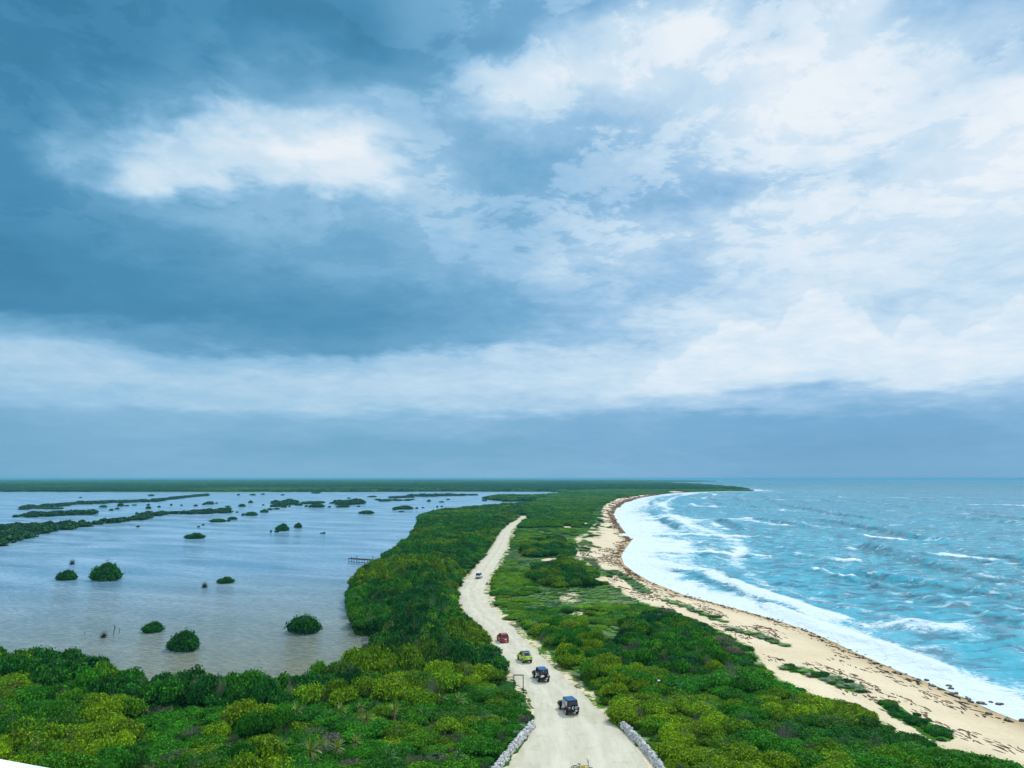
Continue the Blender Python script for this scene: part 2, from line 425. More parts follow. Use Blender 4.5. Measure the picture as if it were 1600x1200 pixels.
M_wood = mat('weathered_wood', (0.045, 0.042, 0.045), 0.85, var=0.45, vscale=2)
M_iron = mat('dark_iron', (0.02, 0.018, 0.018), 0.5)

# ground
m = bpy.data.materials.new('ground'); m.use_nodes = True; T = NT(m.node_tree); bs = m.node_tree.nodes['Principled BSDF']
geo = T.new('ShaderNodeNewGeometry'); pos = geo.outputs['Position']
sand_a = T.new('ShaderNodeAttribute', attribute_name='sand').outputs['Fac']
dry_a = T.new('ShaderNodeAttribute', attribute_name='wet').outputs['Fac']
green_a = T.new('ShaderNodeAttribute', attribute_name='veg').outputs['Color']
nA = T.noise(pos, 0.35, 6, 0.65); nB = T.noise(pos, 0.07, 4, 0.6); nC = T.noise(pos, 2.2, 4, 0.6); nD = T.noise(pos, 0.012, 6, 0.65)
g1 = T.vmath('SCALE', green_a, scale=T.rng(nA, 0.3, 0.7, 0.3, 0.95))
g1 = T.vmath('SCALE', g1, scale=T.rng(nD, 0.3, 0.7, 0.6, 1.45))
g2 = T.mix(T.rng(nB, 0.52, 0.68), g1, T.mix(1.0, g1, (1.7, 1.25, 0.9), 'MULTIPLY'))
sandc = T.mix(T.rng(nB, 0.3, 0.7), (0.60, 0.50, 0.34), (0.74, 0.64, 0.46))
sandc = T.mix(T.rng(nC, 0.45, 0.75, 0, 0.35), sandc, (0.42, 0.33, 0.21))
sandc = T.mix(dry_a, sandc, (0.42, 0.30, 0.16))
th = T.math('ADD', T.math('MULTIPLY', nA, 0.55), T.math('MULTIPLY', nC, 0.45))
sf = T.rng(T.math('SUBTRACT', T.math('ADD', sand_a, th), 1.0), -0.03, 0.03)
T.l.new(T.mix(sf, g2, sandc), bs.inputs['Base Color'])
bs.inputs['Roughness'].default_value = 0.95; bs.inputs['Specular IOR Level'].default_value = 0.1
bm_ = T.new('ShaderNodeBump'); bm_.inputs['Strength'].default_value = 0.8; bm_.inputs['Distance'].default_value = 0.5
T.l.new(nA, bm_.inputs['Height']); T.l.new(bm_.outputs[0], bs.inputs['Normal'])
M_ground = m

# pale sandy track
m = bpy.data.materials.new('track_sand'); m.use_nodes = True; T = NT(m.node_tree); bs = m.node_tree.nodes['Principled BSDF']
geo = T.new('ShaderNodeNewGeometry'); pos = geo.outputs['Position']
across = T.new('ShaderNodeAttribute', attribute_name='across').outputs['Fac']
n1_ = T.noise(pos, 0.25, 5, 0.6); n2_ = T.noise(T.vmath('MULTIPLY', pos, (1.0, 0.12, 1)), 1.6, 5, 0.6); n3_ = T.noise(pos, 6.0, 3, 0.6)
c = T.mix(T.rng(n1_, 0.3, 0.7), (0.50, 0.475, 0.375), (0.60, 0.575, 0.465))
c = T.mix(T.rng(n2_, 0.48, 0.70, 0, 0.6), c, (0.42, 0.385, 0.285))
n4_ = T.noise(pos, 0.6, 5, 0.65, 0.5)
c = T.mix(T.rng(n4_, 0.56, 0.64, 0, 0.35), c, (0.36, 0.35, 0.29))
c = T.mix(T.rng(n3_, 0.55, 0.8, 0, 0.35), c, (0.42, 0.37, 0.28))
ab = T.math('ABSOLUTE', T.math('SUBTRACT', T.math('ABSOLUTE', across), 0.3))
c = T.mix(T.rng(ab, 0.0, 0.12, 0.30, 0), c, (0.70, 0.67, 0.56))
c = T.mix(T.math('MULTIPLY', T.rng(T.math('ABSOLUTE', across), 0.0, 0.14, 0.5, 0), T.rng(n1_, 0.4, 0.6)), c, (0.40, 0.375, 0.27))
c = T.mix(T.math('MULTIPLY', T.rng(T.math('ABSOLUTE', across), 0.72, 1.0), T.rng(n3_, 0.4, 0.6, 0.1, 0.7)), c, (0.36, 0.33, 0.22))
T.l.new(c, bs.inputs['Base Color']); bs.inputs['Roughness'].default_value = 0.95; bs.inputs['Specular IOR Level'].default_value = 0.1
bmp = T.new('ShaderNodeBump'); bmp.inputs['Strength'].default_value = 0.5; bmp.inputs['Distance'].default_value = 0.12
T.l.new(n2_, bmp.inputs['Height']); T.l.new(bmp.outputs[0], bs.inputs['Normal'])
M_road = m

# sea
m = bpy.data.materials.new('sea_water'); m.use_nodes = True; T = NT(m.node_tree); bs = m.node_tree.nodes['Principled BSDF']
geo = T.new('ShaderNodeNewGeometry'); pos = geo.outputs['Position']
foam_a = T.new('ShaderNodeAttribute', attribute_name='foam').outputs['Fac']
shal = T.new('ShaderNodeAttribute', attribute_name='shallow').outputs['Fac']
face_shade_a = T.new('ShaderNodeAttribute', attribute_name='face').outputs['Fac']
dist = T.vmath('LENGTH', pos); dist = T.n[-1].outputs['Value']
f1 = T.noise(T.vmath('MULTIPLY', pos, (0.8, 0.55, 1)), 0.16, 7, 0.68, 0.8)
f2 = T.noise(pos, 1.1, 5, 0.65, 0.6)
f3 = T.noise(T.vmath('MULTIPLY', pos, (1, 0.7, 1)), 0.022, 6, 0.62, 0.6)
fs = T.math('ADD', T.math('MULTIPLY', f1, 0.6), T.math('MULTIPLY', f2, 0.4))
deep = T.mix(T.rng(f3, 0.35, 0.65), (0.002, 0.15, 0.27), (0.015, 0.29, 0.43))
f5 = T.noise(T.vmath('MULTIPLY', pos, (0.7, 1.0, 1)), 0.0065, 9, 0.72, 0.4)
deep = T.mix(T.rng(f5, 0.44, 0.60), (0.002, 0.115, 0.22), deep)
deep = T.mix(T.rng(dist, 2500, 6000), deep, (0.008, 0.15, 0.30))
wat = T.mix(T.rng(shal, 0, 1), deep, (0.01, 0.39, 0.54))
wat = T.mix(T.rng(f1, 0.42, 0.62, 0, 0.6), wat, (0.03, 0.42, 0.58))
f4 = T.noise(T.vmath('MULTIPLY', pos, (0.30, 0.62, 1)), 0.42, 4, 0.6, 0.5)
wat = T.mix(T.rng(f4, 0.50, 0.58, 0, 0.9), wat, (0.001, 0.11, 0.20))
ff = T.rng(T.math('SUBTRACT', T.math('ADD', foam_a, T.math('ADD', T.math('MULTIPLY', T.math('SUBTRACT', fs, 0.5), 1.7), 0.5)), 1.0), -0.05, 0.14)
milky = T.math('MULTIPLY', T.rng(foam_a, 0.25, 0.8), 0.5)
wat = T.mix(milky, wat, (0.30, 0.56, 0.68))
wat = T.mix(T.math('MULTIPLY', T.rng(face_shade_a, 0.15, 0.8, 0, 0.9), T.rng(T.noise(T.vmath('MULTIPLY', pos, (1, .5, 1)), 0.5, 4, 0.65), 0.38, 0.56, 0.25, 1.0)), wat, (0.003, 0.12, 0.18))  # steep wave faces darkened in colour for their weaker sky reflection
flk = T.rng(T.noise(T.vmath('MULTIPLY', pos, (0.55, 0.9, 1)), 0.22, 7, 0.7, 0.6), 0.57, 0.66)
ff = T.math('MAXIMUM', ff, T.math('MULTIPLY', flk, T.rng(dist, 2500, 5000, 0.62, 0.15)))
c = T.mix(ff, wat, (0.64, 0.74, 0.80))
T.l.new(c, bs.inputs['Base Color'])
T.l.new(T.mixf(ff, T.rng(dist, 200, 4000, 0.10, 0.30), 0.8), bs.inputs['Roughness'])
bs.inputs['IOR'].default_value = 1.333; bs.inputs['Specular IOR Level'].default_value = 0.2
rp = T.noise(T.vmath('MULTIPLY', pos, (1.0, 0.8, 1)), 0.45, 6, 0.62, 0.3)
rb = T.noise(T.vmath('MULTIPLY', pos, (1.0, 1.0, 1)), 0.09, 4, 0.6, 0.3)
b1 = T.new('ShaderNodeBump'); b1.inputs['Strength'].default_value = 1.0; T.put(b1.inputs['Distance'], T.rng(dist, 100, 3000, 0.9, 3.0)); T.l.new(rp, b1.inputs['Height'])
b2 = T.new('ShaderNodeBump'); b2.inputs['Strength'].default_value = 1.0; T.put(b2.inputs['Distance'], T.rng(dist, 300, 3000, 1.0, 9.0)); T.l.new(rb, b2.inputs['Height']); T.l.new(b1.outputs[0], b2.inputs['Normal'])
T.l.new(b2.outputs[0], bs.inputs['Normal'])
M_sea = m

# lagoon: murky brown near, sky reflection painted blue farther out, small wind ripples
m = bpy.data.materials.new('lagoon_water'); m.use_nodes = True; T = NT(m.node_tree); bs = m.node_tree.nodes['Principled BSDF']
geo = T.new('ShaderNodeNewGeometry'); pos = geo.outputs['Position']
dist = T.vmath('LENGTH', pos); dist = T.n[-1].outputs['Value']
rot = T.new('ShaderNodeMapping'); rot.inputs['Rotation'].default_value = (0, 0, R(28)); T.l.new(pos, rot.inputs[0])
st = T.noise(T.vmath('MULTIPLY', rot.outputs[0], (0.35, 1.0, 1)), 0.05, 7, 0.68, 0.5)
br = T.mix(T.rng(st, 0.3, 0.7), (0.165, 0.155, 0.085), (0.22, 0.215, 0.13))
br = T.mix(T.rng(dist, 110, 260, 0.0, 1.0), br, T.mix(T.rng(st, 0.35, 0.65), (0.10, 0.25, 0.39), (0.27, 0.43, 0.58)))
fr_ = T.noise(T.vmath('MULTIPLY', rot.outputs[0], (0.5, 1.5, 1)), 0.9, 5, 0.7, 0.3)
br = T.vmath('SCALE', br, scale=T.rng(fr_, 0.35, 0.65, 0.72, 1.3))
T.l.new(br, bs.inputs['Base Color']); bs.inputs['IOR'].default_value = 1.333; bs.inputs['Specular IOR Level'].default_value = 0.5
T.l.new(T.rng(st, 0.35, 0.65, 0.10, 0.22), bs.inputs['Roughness'])
rp = T.noise(T.vmath('MULTIPLY', rot.outputs[0], (0.55, 1.4, 1)), 1.3, 4, 0.6, 0.3)
rb = T.noise(T.vmath('MULTIPLY', rot.outputs[0], (0.35, 1.0, 1)), 0.10, 4, 0.6, 0.3)
b1 = T.new('ShaderNodeBump'); b1.inputs['Strength'].default_value = 1.0; T.put(b1.inputs['Distance'], T.rng(st, 0.35, 0.65, 0.22, 0.5)); T.l.new(rp, b1.inputs['Height'])
b2 = T.new('ShaderNodeBump'); b2.inputs['Strength'].default_value = 1.0; T.put(b2.inputs['Distance'], T.rng(dist, 300, 1500, 0.35, 1.2)); T.l.new(rb, b2.inputs['Height']); T.l.new(b1.outputs[0], b2.inputs['Normal'])
T.l.new(b2.outputs[0], bs.inputs['Normal'])
M_lag = m

# ------------------------------------------------------------------ grids
def rows(y0, y1, step0, ratio):
    ys = [y0]
    while ys[-1] < y1: ys.append(ys[-1] + max(step0, ratio * abs(ys[-1])))
    return np.array(ys)
def grid(ys, xl, xr, nx):
    t = np.linspace(0, 1, nx)
    X = xl[:, None] + (xr - xl)[:, None] * t[None]; Y = np.repeat(ys[:, None], nx, 1)
    ny = len(ys); i = np.arange(ny * nx).reshape(ny, nx)
    Fc = np.stack([i[:-1, :-1], i[:-1, 1:], i[1:, 1:], i[1:, :-1]], -1).reshape(-1, 4)
    return X.ravel(), Y.ravel(), Fc

# vegetation zones shared by the ground colour and the plants ---------------------------------
G_dark = np.array([0.012, 0.082, 0.013]); G_mid = np.array([0.036, 0.180, 0.008]); G_yel = np.array([0.165, 0.300, 0.006])
G_lime = np.array([0.115, 0.31, 0.010]); G_grey = np.array([0.15, 0.15, 0.12]); G_blue = np.array([0.014, 0.10, 0.030])
sand_spots = [(930,868,44,24,.60),(905,842,16,14,.50),(862,876,24,5,.62),(885,823,14,2.5,.66),(906,817,20,2.5,.6),(818,846,5,2,.62),(845,866,8,3,.5),
              (945,905,34,9,.60),(990,924,34,9,.62),(890,935,45,20,.44),(905,962,60,16,.42),(965,990,34,7,.42),(1210,1040,20,9,.62),(1285,1087,30,7,.6),
              (1170,1005,30,8,.5),(920,760,16,1.2,.3),(1046,755.8,16,1.0,.7),(1060,768.5,30,1.0,.7),(845,1016,22,10,.4)]
sand_spots = [(P(u, v, 1.6), ru * 0, u, v, ru, rv, s) for u, v, ru, rv, s in sand_spots]
green_lines = [([(1240,1046),(1290,1058),(1336,1077)], 1.5), ([(1148,984),(1185,993),(1222,1006)], 1.1), ([(1385,1100),(1430,1125),(1470,1150)], 1.2),
               ([(1040,938),(1080,952),(1130,972)], .8), ([(960,888),(985,902),(1010,925)], 1.4), ([(1290,1100),(1340,1118)], .9)]
green_lines = [([P(u, v, 1.2) for u, v in l], w_) for l, w_ in green_lines]
def proj(x, y, z):
    d = y * math.cos(PITCH) + (z - CAM_H) * math.sin(PITCH)
    up = -y * math.sin(PITCH) + (z - CAM_H) * math.cos(PITCH)
    d = np.maximum(d, 1.0)
    return 800 + F * x / d, 600 - F * up / d
def sand_field(x, y, dl, ds):
    bd = sdist(x, y, beach_poly)
    s = np.where(bd > 0, 1.0, np.clip(1 + bd / 5.0, 0, 1) * 0.75)
    # the beach proper stays clear, its landward rim breaks up
    ed = dist_poly(x, y, beach_in)
    s = np.where(bd > 0, 0.62 + 0.38 * sstep(0.5, 5, ed), s * 0.8)
    u, v = proj(x, y, np.full_like(x, 1.5))
    for _, _, cu, cv, ru, rv, a in sand_spots:
        q = ((u - cu) / ru) ** 2 + ((v - cv) / rv) ** 2
        s = np.maximum(s, a * np.exp(-q * 0.9) * 1.15)
    for l, w_ in green_lines:
        d = dist_poly(x, y, l)
        s = s * sstep(w_ * 0.6, w_ * 1.5, d)
    dune_rim = (y > 215) & (y < 640) & (bd > 0)
    stretch = fbm(x * 0.55 + y * 0.25, y * 0.16 - x * 0.3, 3.0, 311, 3)
    wrim = np.interp(y, [215, 260, 330, 480, 640], [4, 9, 13, 14, 4])
    s = np.where(dune_rim & (ed < wrim), np.minimum(s, 0.44 + 0.35 * ed / wrim + 0.5 * (stretch - 0.5)), s)
    s = np.where((y < 700) & (dist_poly(x, y, road_C) < 5), np.maximum(s, 0.5), s)
    wz = (y > 40) & (y < 85) & (x > np.interp(y, [60, 74, 84], [-3.0, -1.2, 2.3])) & (x < np.interp(y, [60, 74, 84], [16.5, 14.5, 12.4]))
    s = np.where(wz, 1.0, s)
    return s, bd
def veg_tint(x, y, dl, ds):
    """base green of the ground at a place"""
    n = fbm(x, y, 30, 3, 3)[:, None]; n2 = fbm(x, y, 12, 61, 3)[:, None]
    right = (x > road_x(y)).astype(float)[:, None]
    lft = G_mid * 0.8 + (G_dark - G_mid * 0.8) * sstep(0.45, 0.6, n)
    rgt = G_lime * 0.85 + (G_mid - G_lime * 0.85) * sstep(0.42, 0.62, n)
    rgt = rgt + (G_grey - rgt) * 0.5 * sstep(0.55, 0.68, n2)
    g = lft * (1 - right) + rgt * right
    f = sstep(330, 800, y)[:, None]
    g = g * (1 - f) + G_mid * 0.7 * f
    far = sstep(1700, 3500, y)[:, None]
    farc = G_mid * 0.55 + (G_lime * 0.6 - G_mid * 0.55) * sstep(0.5, 0.7, fbm(x, y, 1600, 71, 3))[:, None]
    return g * (1 - far) + farc * far

# ---- ground sheet
ys = np.concatenate([np.arange(-300, 40, 20.0), rows(40, 31000, 0.9, 0.0115)])
hw = 1.25 * np.abs(ys) + 260
X, Y, Fc = grid(ys, -hw, hw, 640)
parts = ground_parts(X, Y)
Z = ground_z(X, Y, parts)
sf_, bd_ = sand_field(X, Y, *parts)
wet = np.where(parts[1] > -2, np.exp(-np.maximum(parts[1], 0) / 2.0), 0) * (parts[0] > 0)
vt = veg_tint(X, Y, *parts)
vt4 = np.concatenate([vt, np.ones((len(vt), 1))], 1)
g = mesh_np('ground', np.stack([X, Y, Z], 1), Fc, [M_ground], smooth=True,
            attrs={'sand': ('FLOAT', sf_), 'wet': ('FLOAT', wet), 'veg': ('FLOAT_COLOR', vt4)})
tag(g, kind='structure')

# ---- road
def strip(Lp, Rp, z_off, n_ac=15, step=1.0):
    def resample(p):
        p = np.array(p); s = np.concatenate([[0], np.cumsum(np.hypot(*np.diff(p, axis=0).T))]); return p, s
    Lp, _ = resample(Lp); Rp, _ = resample(Rp); Cc = (Lp + Rp) / 2
    s = np.concatenate([[0], np.cumsum(np.hypot(*np.diff(Cc, axis=0).T))])
    t = np.arange(0, s[-1], step)
    def smooth(a):
        v = np.interp(t, s, a); k = 5
        return np.convolve(np.pad(v, k, 'edge'), np.ones(2 * k + 1) / (2 * k + 1), 'valid')
    lx, ly, rx, ry = (smooth(a) for a in (Lp[:, 0], Lp[:, 1], Rp[:, 0], Rp[:, 1]))
    ac = np.linspace(-1, 1, n_ac)
    j1 = (fbm(t, t * 0, 3.0, 2) - 0.5) * 1.2; j2 = (fbm(t, t * 0 + 9, 3.0, 4) - 0.5) * 1.2
    dxn = (rx - lx); dyn = (ry - ly); L = np.hypot(dxn, dyn)
    lx = lx - dxn / L * (0.7 + j1); ly = ly - dyn / L * (0.7 + j1); rx = rx + dxn / L * (0.3 + j2); ry = ry + dyn / L * (0.3 + j2)
    XX = lx[:, None] + (rx - lx)[:, None] * (ac[None] + 1) / 2; YY = ly[:, None] + (ry - ly)[:, None] * (ac[None] + 1) / 2
    return XX, YY, np.repeat(ac[None], len(t), 0)
XX, YY, AC = strip(road_L, road_R, 0)
ny, nx = XX.shape
ZZ = ground_z(XX.ravel(), YY.ravel()).reshape(ny, nx)
ZZ = np.maximum(ZZ, 0) + 0.10 - 0.16 * np.abs(AC) ** 6 + 0.05 * (fbm(XX, YY, 2.5, 8) - 0.5)
i = np.arange(ny * nx).reshape(ny, nx)
Fr = np.stack([i[:-1, :-1], i[:-1, 1:], i[1:, 1:], i[1:, :-1]], -1).reshape(-1, 4)
rd = mesh_np('dirt_road', np.stack([XX.ravel(), YY.ravel(), ZZ.ravel()], 1), Fr, [M_road], smooth=True, attrs={'across': ('FLOAT', AC.ravel())})
tag(rd, kind='structure')

# ---- sea
xd_y = [-400, 250, 600, 900, 1424, 1700, 2500, 31000]; xd_x = [20, 15, 40, 90, 200, 260, 250, 3000]
ysea = np.concatenate([np.arange(-300, 60, 12.0), rows(60, 31000, 0.62, 0.0072)])
xl = np.interp(ysea, xd_y, xd_x); xr = 1.25 * np.abs(ysea) + 260
X, Y, Fc = grid(ysea, xl, xr, 620)
ds = sdist(X, Y, sea_poly)            # metres offshore
dso = np.maximum(ds, 0)
fade = sstep(2600, 1100, Y)
nz = fbm(X, Y, 60, 41, 3); nz2 = fbm(X, Y, 26, 43, 3)
sw = dso + 20 * (nz - 0.5) * sstep(5, 60, dso) + 4 * (nz2 - .5)
lam = 34.0
ph = 2 * np.pi * sw / lam
grp = sstep(0.46, 0.62, fbm(X * 1.3, Y * 0.5, 48, 47, 3))
cs = np.exp(3.0 * (np.cos(ph + 0.45 * np.sin(ph)) - 1))
swell = cs * (0.35 + 1.9 * grp) * sstep(4, 30, dso) * (0.5 + 0.5 * sstep(400, 120, dso))
chop = 0
for kx, ky, a, sd_ in [(-1, .35, .16, 1), (-.8, -.6, .12, 2), (-.3, 1, .10, 3), (-1, .9, .09, 4)]:
    l_ = {1: 11.0, 2: 7.3, 3: 5.6, 4: 8.8}[sd_]
    q = 2 * np.pi * ((X * kx + Y * ky) / math.hypot(kx, ky) + 5 * (fbm(X, Y, 20, 50 + sd_, 2) - 0.5)) / l_
    chop = chop + a * (1 - np.abs(np.sin(q / 2))) * 2.2 * (0.5 + fbm(X, Y, 30, 60 + sd_, 2))
Zs = (swell + chop * sstep(2, 25, dso)) * fade - 0.15 * sstep(20, 0, dso)
Zs = Zs + (1 - fade) * 0.25
# white water: wide in the bay, a band on the near beach, broken crests outside
bay = sstep(150, 330, Y) * sstep(2200, 1200, Y)
wid = 13 + 26 * bay
fo = (0.60 - 0.12 * bay) * np.exp(-(dso / wid) ** 1.6) + 0.20 * np.exp(-dso / 4.0)
fo = fo + 0.24 * np.exp(-dso / (wid * 2.6)) + 0.13
lines = np.exp(5.0 * (np.cos(2 * np.pi * (dso + 14 * (fbm(X, Y, 55, 91, 3) - .5)) / (24 + 22 * bay)) - 1)) * np.exp(-dso / (wid * 3.5))
fo = fo + 0.34 * lines - 0.13 * np.exp(-dso / (wid * 3.0)) * sstep(4, 12, dso)
brk = np.clip(cs, 0, 1) * grp * sstep(150, 20, dso)
behind = np.exp(5.0 * (np.cos(ph + 1.9) - 1)) * sstep(0.4, 0.9, grp) * sstep(.42, .6, fbm(X, Y, 22, 49, 3))
fo = fo + 0.40 * behind * sstep(180, 10, dso) + 0.10 * grp * bay
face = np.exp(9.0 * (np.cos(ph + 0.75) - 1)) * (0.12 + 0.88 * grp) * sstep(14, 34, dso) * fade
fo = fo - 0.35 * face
fo = fo + 0.16 * (fbm(X * 1.5, Y, 90, 77, 3) - 0.5) * 2
fo = fo + 0.13 * sstep(900, 2000, Y) * sstep(6000, 3500, Y)
BREAK = [([(1105,902),(1150,916),(1200,934),(1250,951),(1300,968)], 2.6, .55, .8), ([(1272,892),(1300,902),(1330,908)], 1.6, .60, 1.0), ([(1330,908),(1400,924),(1500,952),(1600,977)], 1.5, .16, 1.0),
         ([(1525,903),(1560,909),(1610,917)], 2.0, .45, 1.0), ([(1340,838),(1375,843),(1410,846)], 3.0, .5, .8), ([(1440,985),(1520,990),(1620,1002)], 6.0, .30, .2), ([(1200,948),(1290,985),(1380,1012),(1470,1048)], 1.6, .35, .9),
         ([(985,836),(1080,838),(1180,842)], 5.0, .30, .5), ([(1000,812),(1090,815),(1170,812)], 7.0, .28, .5), ([(1020,862),(1110,868),(1190,872)], 4.0, .32, .6), ([(1030,884),(1080,892),(1130,903)], 3.0, .30, .7), ([(1080,792),(1160,795),(1220,799)], 12.0, .28, .5),
         ([(1250,870),(1290,876),(1340,881)], 3.0, .35, .8), ([(1390,800),(1460,803),(1520,805)], 9.0, .32, .7), ([(1200,822),(1260,825),(1300,827)], 6.0, .3, .7), ([(1110,779),(1200,781),(1300,783)], 22.0, .26, .3), ([(1450,868),(1500,873),(1560,880)], 3.0, .3, .8),
         ([(1530,790),(1580,790),(1600,791)], 12.0, .5, .4), ([(1240,777),(1400,778),(1560,778)], 30.0, .22, .2)]
near_sea = (Y < 2200) & (Y > 50)
for l_, w_b, a_, dk in BREAK:
    pl = np.array([P(u, v) for u, v in l_]); mk = near_sea & (X > pl[:, 0].min() - 60) & (X < pl[:, 0].max() + 60) & (Y > pl[:, 1].min() - 90) & (Y < pl[:, 1].max() + 90)
    xs_, ys_ = X[mk], Y[mk]
    wob = (fbm(xs_, ys_, 14, 701, 3) - .5) * w_b * 3.0
    d_ = dist_poly(xs_, ys_, [tuple(q) for q in pl]); mod = 0.55 + 0.9 * fbm(xs_, ys_, 9, 703, 2)
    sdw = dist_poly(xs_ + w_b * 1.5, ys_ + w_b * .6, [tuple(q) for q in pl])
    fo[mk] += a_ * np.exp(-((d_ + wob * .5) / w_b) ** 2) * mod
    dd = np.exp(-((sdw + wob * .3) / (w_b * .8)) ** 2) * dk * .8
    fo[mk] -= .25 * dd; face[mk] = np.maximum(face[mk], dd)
    Zs[mk] += .9 * np.exp(-(d_ / (w_b * 1.4)) ** 2) * sstep(1500, 400, ys_)
fo = fo + 0.06 * bay * np.exp(-dso / 170)
shl = np.exp(-dso / (60 + 130 * bay)) * 0.8 + 0.25 * sstep(2000, 300, Y)
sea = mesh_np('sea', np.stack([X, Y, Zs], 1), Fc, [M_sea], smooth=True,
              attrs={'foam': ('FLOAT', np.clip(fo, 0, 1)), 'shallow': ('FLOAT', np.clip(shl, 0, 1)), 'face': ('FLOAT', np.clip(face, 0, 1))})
tag(sea, kind='structure')

# ---- lagoon
yl = rows(55, 1900, 3, 0.012); xr = np.interp(yl, xd_y, xd_x) - 12; xlft = -(1.25 * yl + 400)
X, Y, Fc = grid(yl, xlft, xr, 160)
lg = mesh_np('lagoon', np.stack([X, Y, X * 0 + 0.0], 1), Fc, [M_lag], smooth=True); tag(lg, kind='structure')

# ------------------------------------------------------------------ plant prototypes
def cards(pos, nrm, size, aspect=1.6):
    n = len(pos)
    r = rng.normal(size=(n, 3)); t = np.cross(nrm, r); t /= np.linalg.norm(t, axis=1)[:, None] + 1e-9
    b = np.cross(nrm, t)
    s = size[:, None] if hasattr(size, '__len__') else size
    v = np.stack([pos - t * s * aspect / 2, pos - b * s / 2, pos + t * s * aspect / 2, pos + b * s / 2], 1)
    return v.reshape(-1, 3)
def ico(sub=2):
    bm = bmesh.new(); bmesh.ops.create_icosphere(bm, subdivisions=sub, radius=1.0)
    v = np.array([v.co[:] for v in bm.verts]); f = np.array([[q.index for q in p.verts] for p in bm.faces]); bm.free(); return v, f
ICO_V, ICO_F = ico(2)
def bush_geo(n_lobes, n_leaf, leaf, h=1.0, spread=1.0, flat=0.8, core=0.80, open_=0.62, low=False):
    """leafy dome of unit radius: returns verts, quads, leaf values"""
    lob = []
    for k in range(n_lobes):
        a = rng.uniform(0, 2 * math.pi); rr = math.sqrt(rng.uniform(0, 1)) * 0.72 * spread
        zz = h * (0.30 + 0.42 * (1 - (rr / spread) ** 2) * rng.uniform(0.6, 1.15))
        if low:
            rr = math.sqrt(rng.uniform(0, 1)) * 0.78; zz = rng.uniform(0.12, max(0.13, 0.80 * (1 - rr / 0.9) ** 0.8))
        lob.append((rr * math.cos(a), rr * math.sin(a), zz, rng.uniform(0.24, 0.42)))
    lob = np.array(lob)
    V = []; Q = []; Lf = []; off = 0
    for x, y, z, r in lob:
        cv = ICO_V.copy(); cv += 0.25 * rng.normal(size=cv.shape) * 0.5
        cv = cv * r * core; cv[:, 2] *= flat; cv += (x, y, z)
        cv[:, 2] = np.maximum(cv[:, 2], 0.0)
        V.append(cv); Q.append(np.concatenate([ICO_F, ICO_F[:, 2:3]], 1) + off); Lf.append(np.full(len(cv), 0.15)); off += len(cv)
    # skirt so the plant meets the ground
    a = rng.uniform(0, 2 * np.pi, n_leaf // 6)
    per = n_leaf // n_lobes
    P_ = []; N_ = []; L_ = []
    for x, y, z, r in lob:
        d = rng.normal(size=(per, 3)); d[:, 2] = np.abs(d[:, 2]) * 0.9 - 0.25; d /= np.linalg.norm(d, axis=1)[:, None]
        rad = r * rng.uniform(0.74, 1.22 if not low else 1.34, per)
        # sprigs: leaf groups that stick out here and there
        spr = np.sin(d[:, 0] * 9 + x * 30) * np.sin(d[:, 1] * 9 + y * 20) * 0.16
        p = d * (rad * (1 + spr))[:, None]; p[:, 2] *= flat; p += (x, y, z); p[:, 2] = np.maximum(p[:, 2], 0.02)
        nn_ = d + open_ * rng.normal(size=d.shape) + (0, 0, 0.35); nn_ /= np.linalg.norm(nn_, axis=1)[:, None]
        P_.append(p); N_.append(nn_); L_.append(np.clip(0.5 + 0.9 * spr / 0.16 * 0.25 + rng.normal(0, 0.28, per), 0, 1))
    rr = np.sqrt(rng.uniform(0.3, 1.0, len(a))) * 0.95 * spread
    p = np.stack([rr * np.cos(a), rr * np.sin(a), rng.uniform(0.0, 0.3, len(a)) * h], 1)
    nn_ = np.stack([np.cos(a), np.sin(a), 0.6 + 0 * a], 1) + 0.4 * rng.normal(size=p.shape); nn_ /= np.linalg.norm(nn_, axis=1)[:, None]
    P_.append(p); N_.append(nn_); L_.append(rng.uniform(0, 0.8, len(a)))
    P_ = np.concatenate(P_); N_ = np.concatenate(N_); L_ = np.concatenate(L_)
    sz = leaf * rng.uniform(0.6, 1.4, len(P_))
    cv = cards(P_, N_, sz)
    V.append(cv); q = np.arange(len(cv)).reshape(-1, 4) + off; Q.append(q); Lf.append(np.repeat(L_, 4))
    return np.concatenate(V), np.concatenate(Q), np.concatenate(Lf)
def fix_quads(Q):    # triangles stored as degenerate quads -> split lists
    tri = Q[:, 2] == Q[:, 3]
    return Q[~tri], Q[tri][:, :3]
def mesh_mixed(name, V, Q, attrs, mats):
    q, t = fix_quads(Q)
    me = bpy.data.meshes.new(name); V = np.asarray(V, np.float32)
    me.vertices.add(len(V)); me.vertices.foreach_set('co', V.ravel())
    li = np.concatenate([q.ravel(), t.ravel()]).astype(np.int32)
    me.loops.add(len(li)); me.loops.foreach_set('vertex_index', li)
    st_ = np.concatenate([np.arange(len(q)) * 4, len(q) * 4 + np.arange(len(t)) * 3]).astype(np.int32)
    me.polygons.add(len(st_)); me.polygons.foreach_set('loop_start', st_)
    a = me.attributes.new('leaf', 'FLOAT', 'POINT'); a.data.foreach_set('value', np.asarray(attrs, np.float32))
    me.update(calc_edges=True)
    for m_ in mats: me.materials.append(m_)
    return me
def bush_mesh(name, *a, **k):
    V, Q, L = bush_geo(*a, **k); return mesh_mixed(name, V, Q, L, [M_leaf])
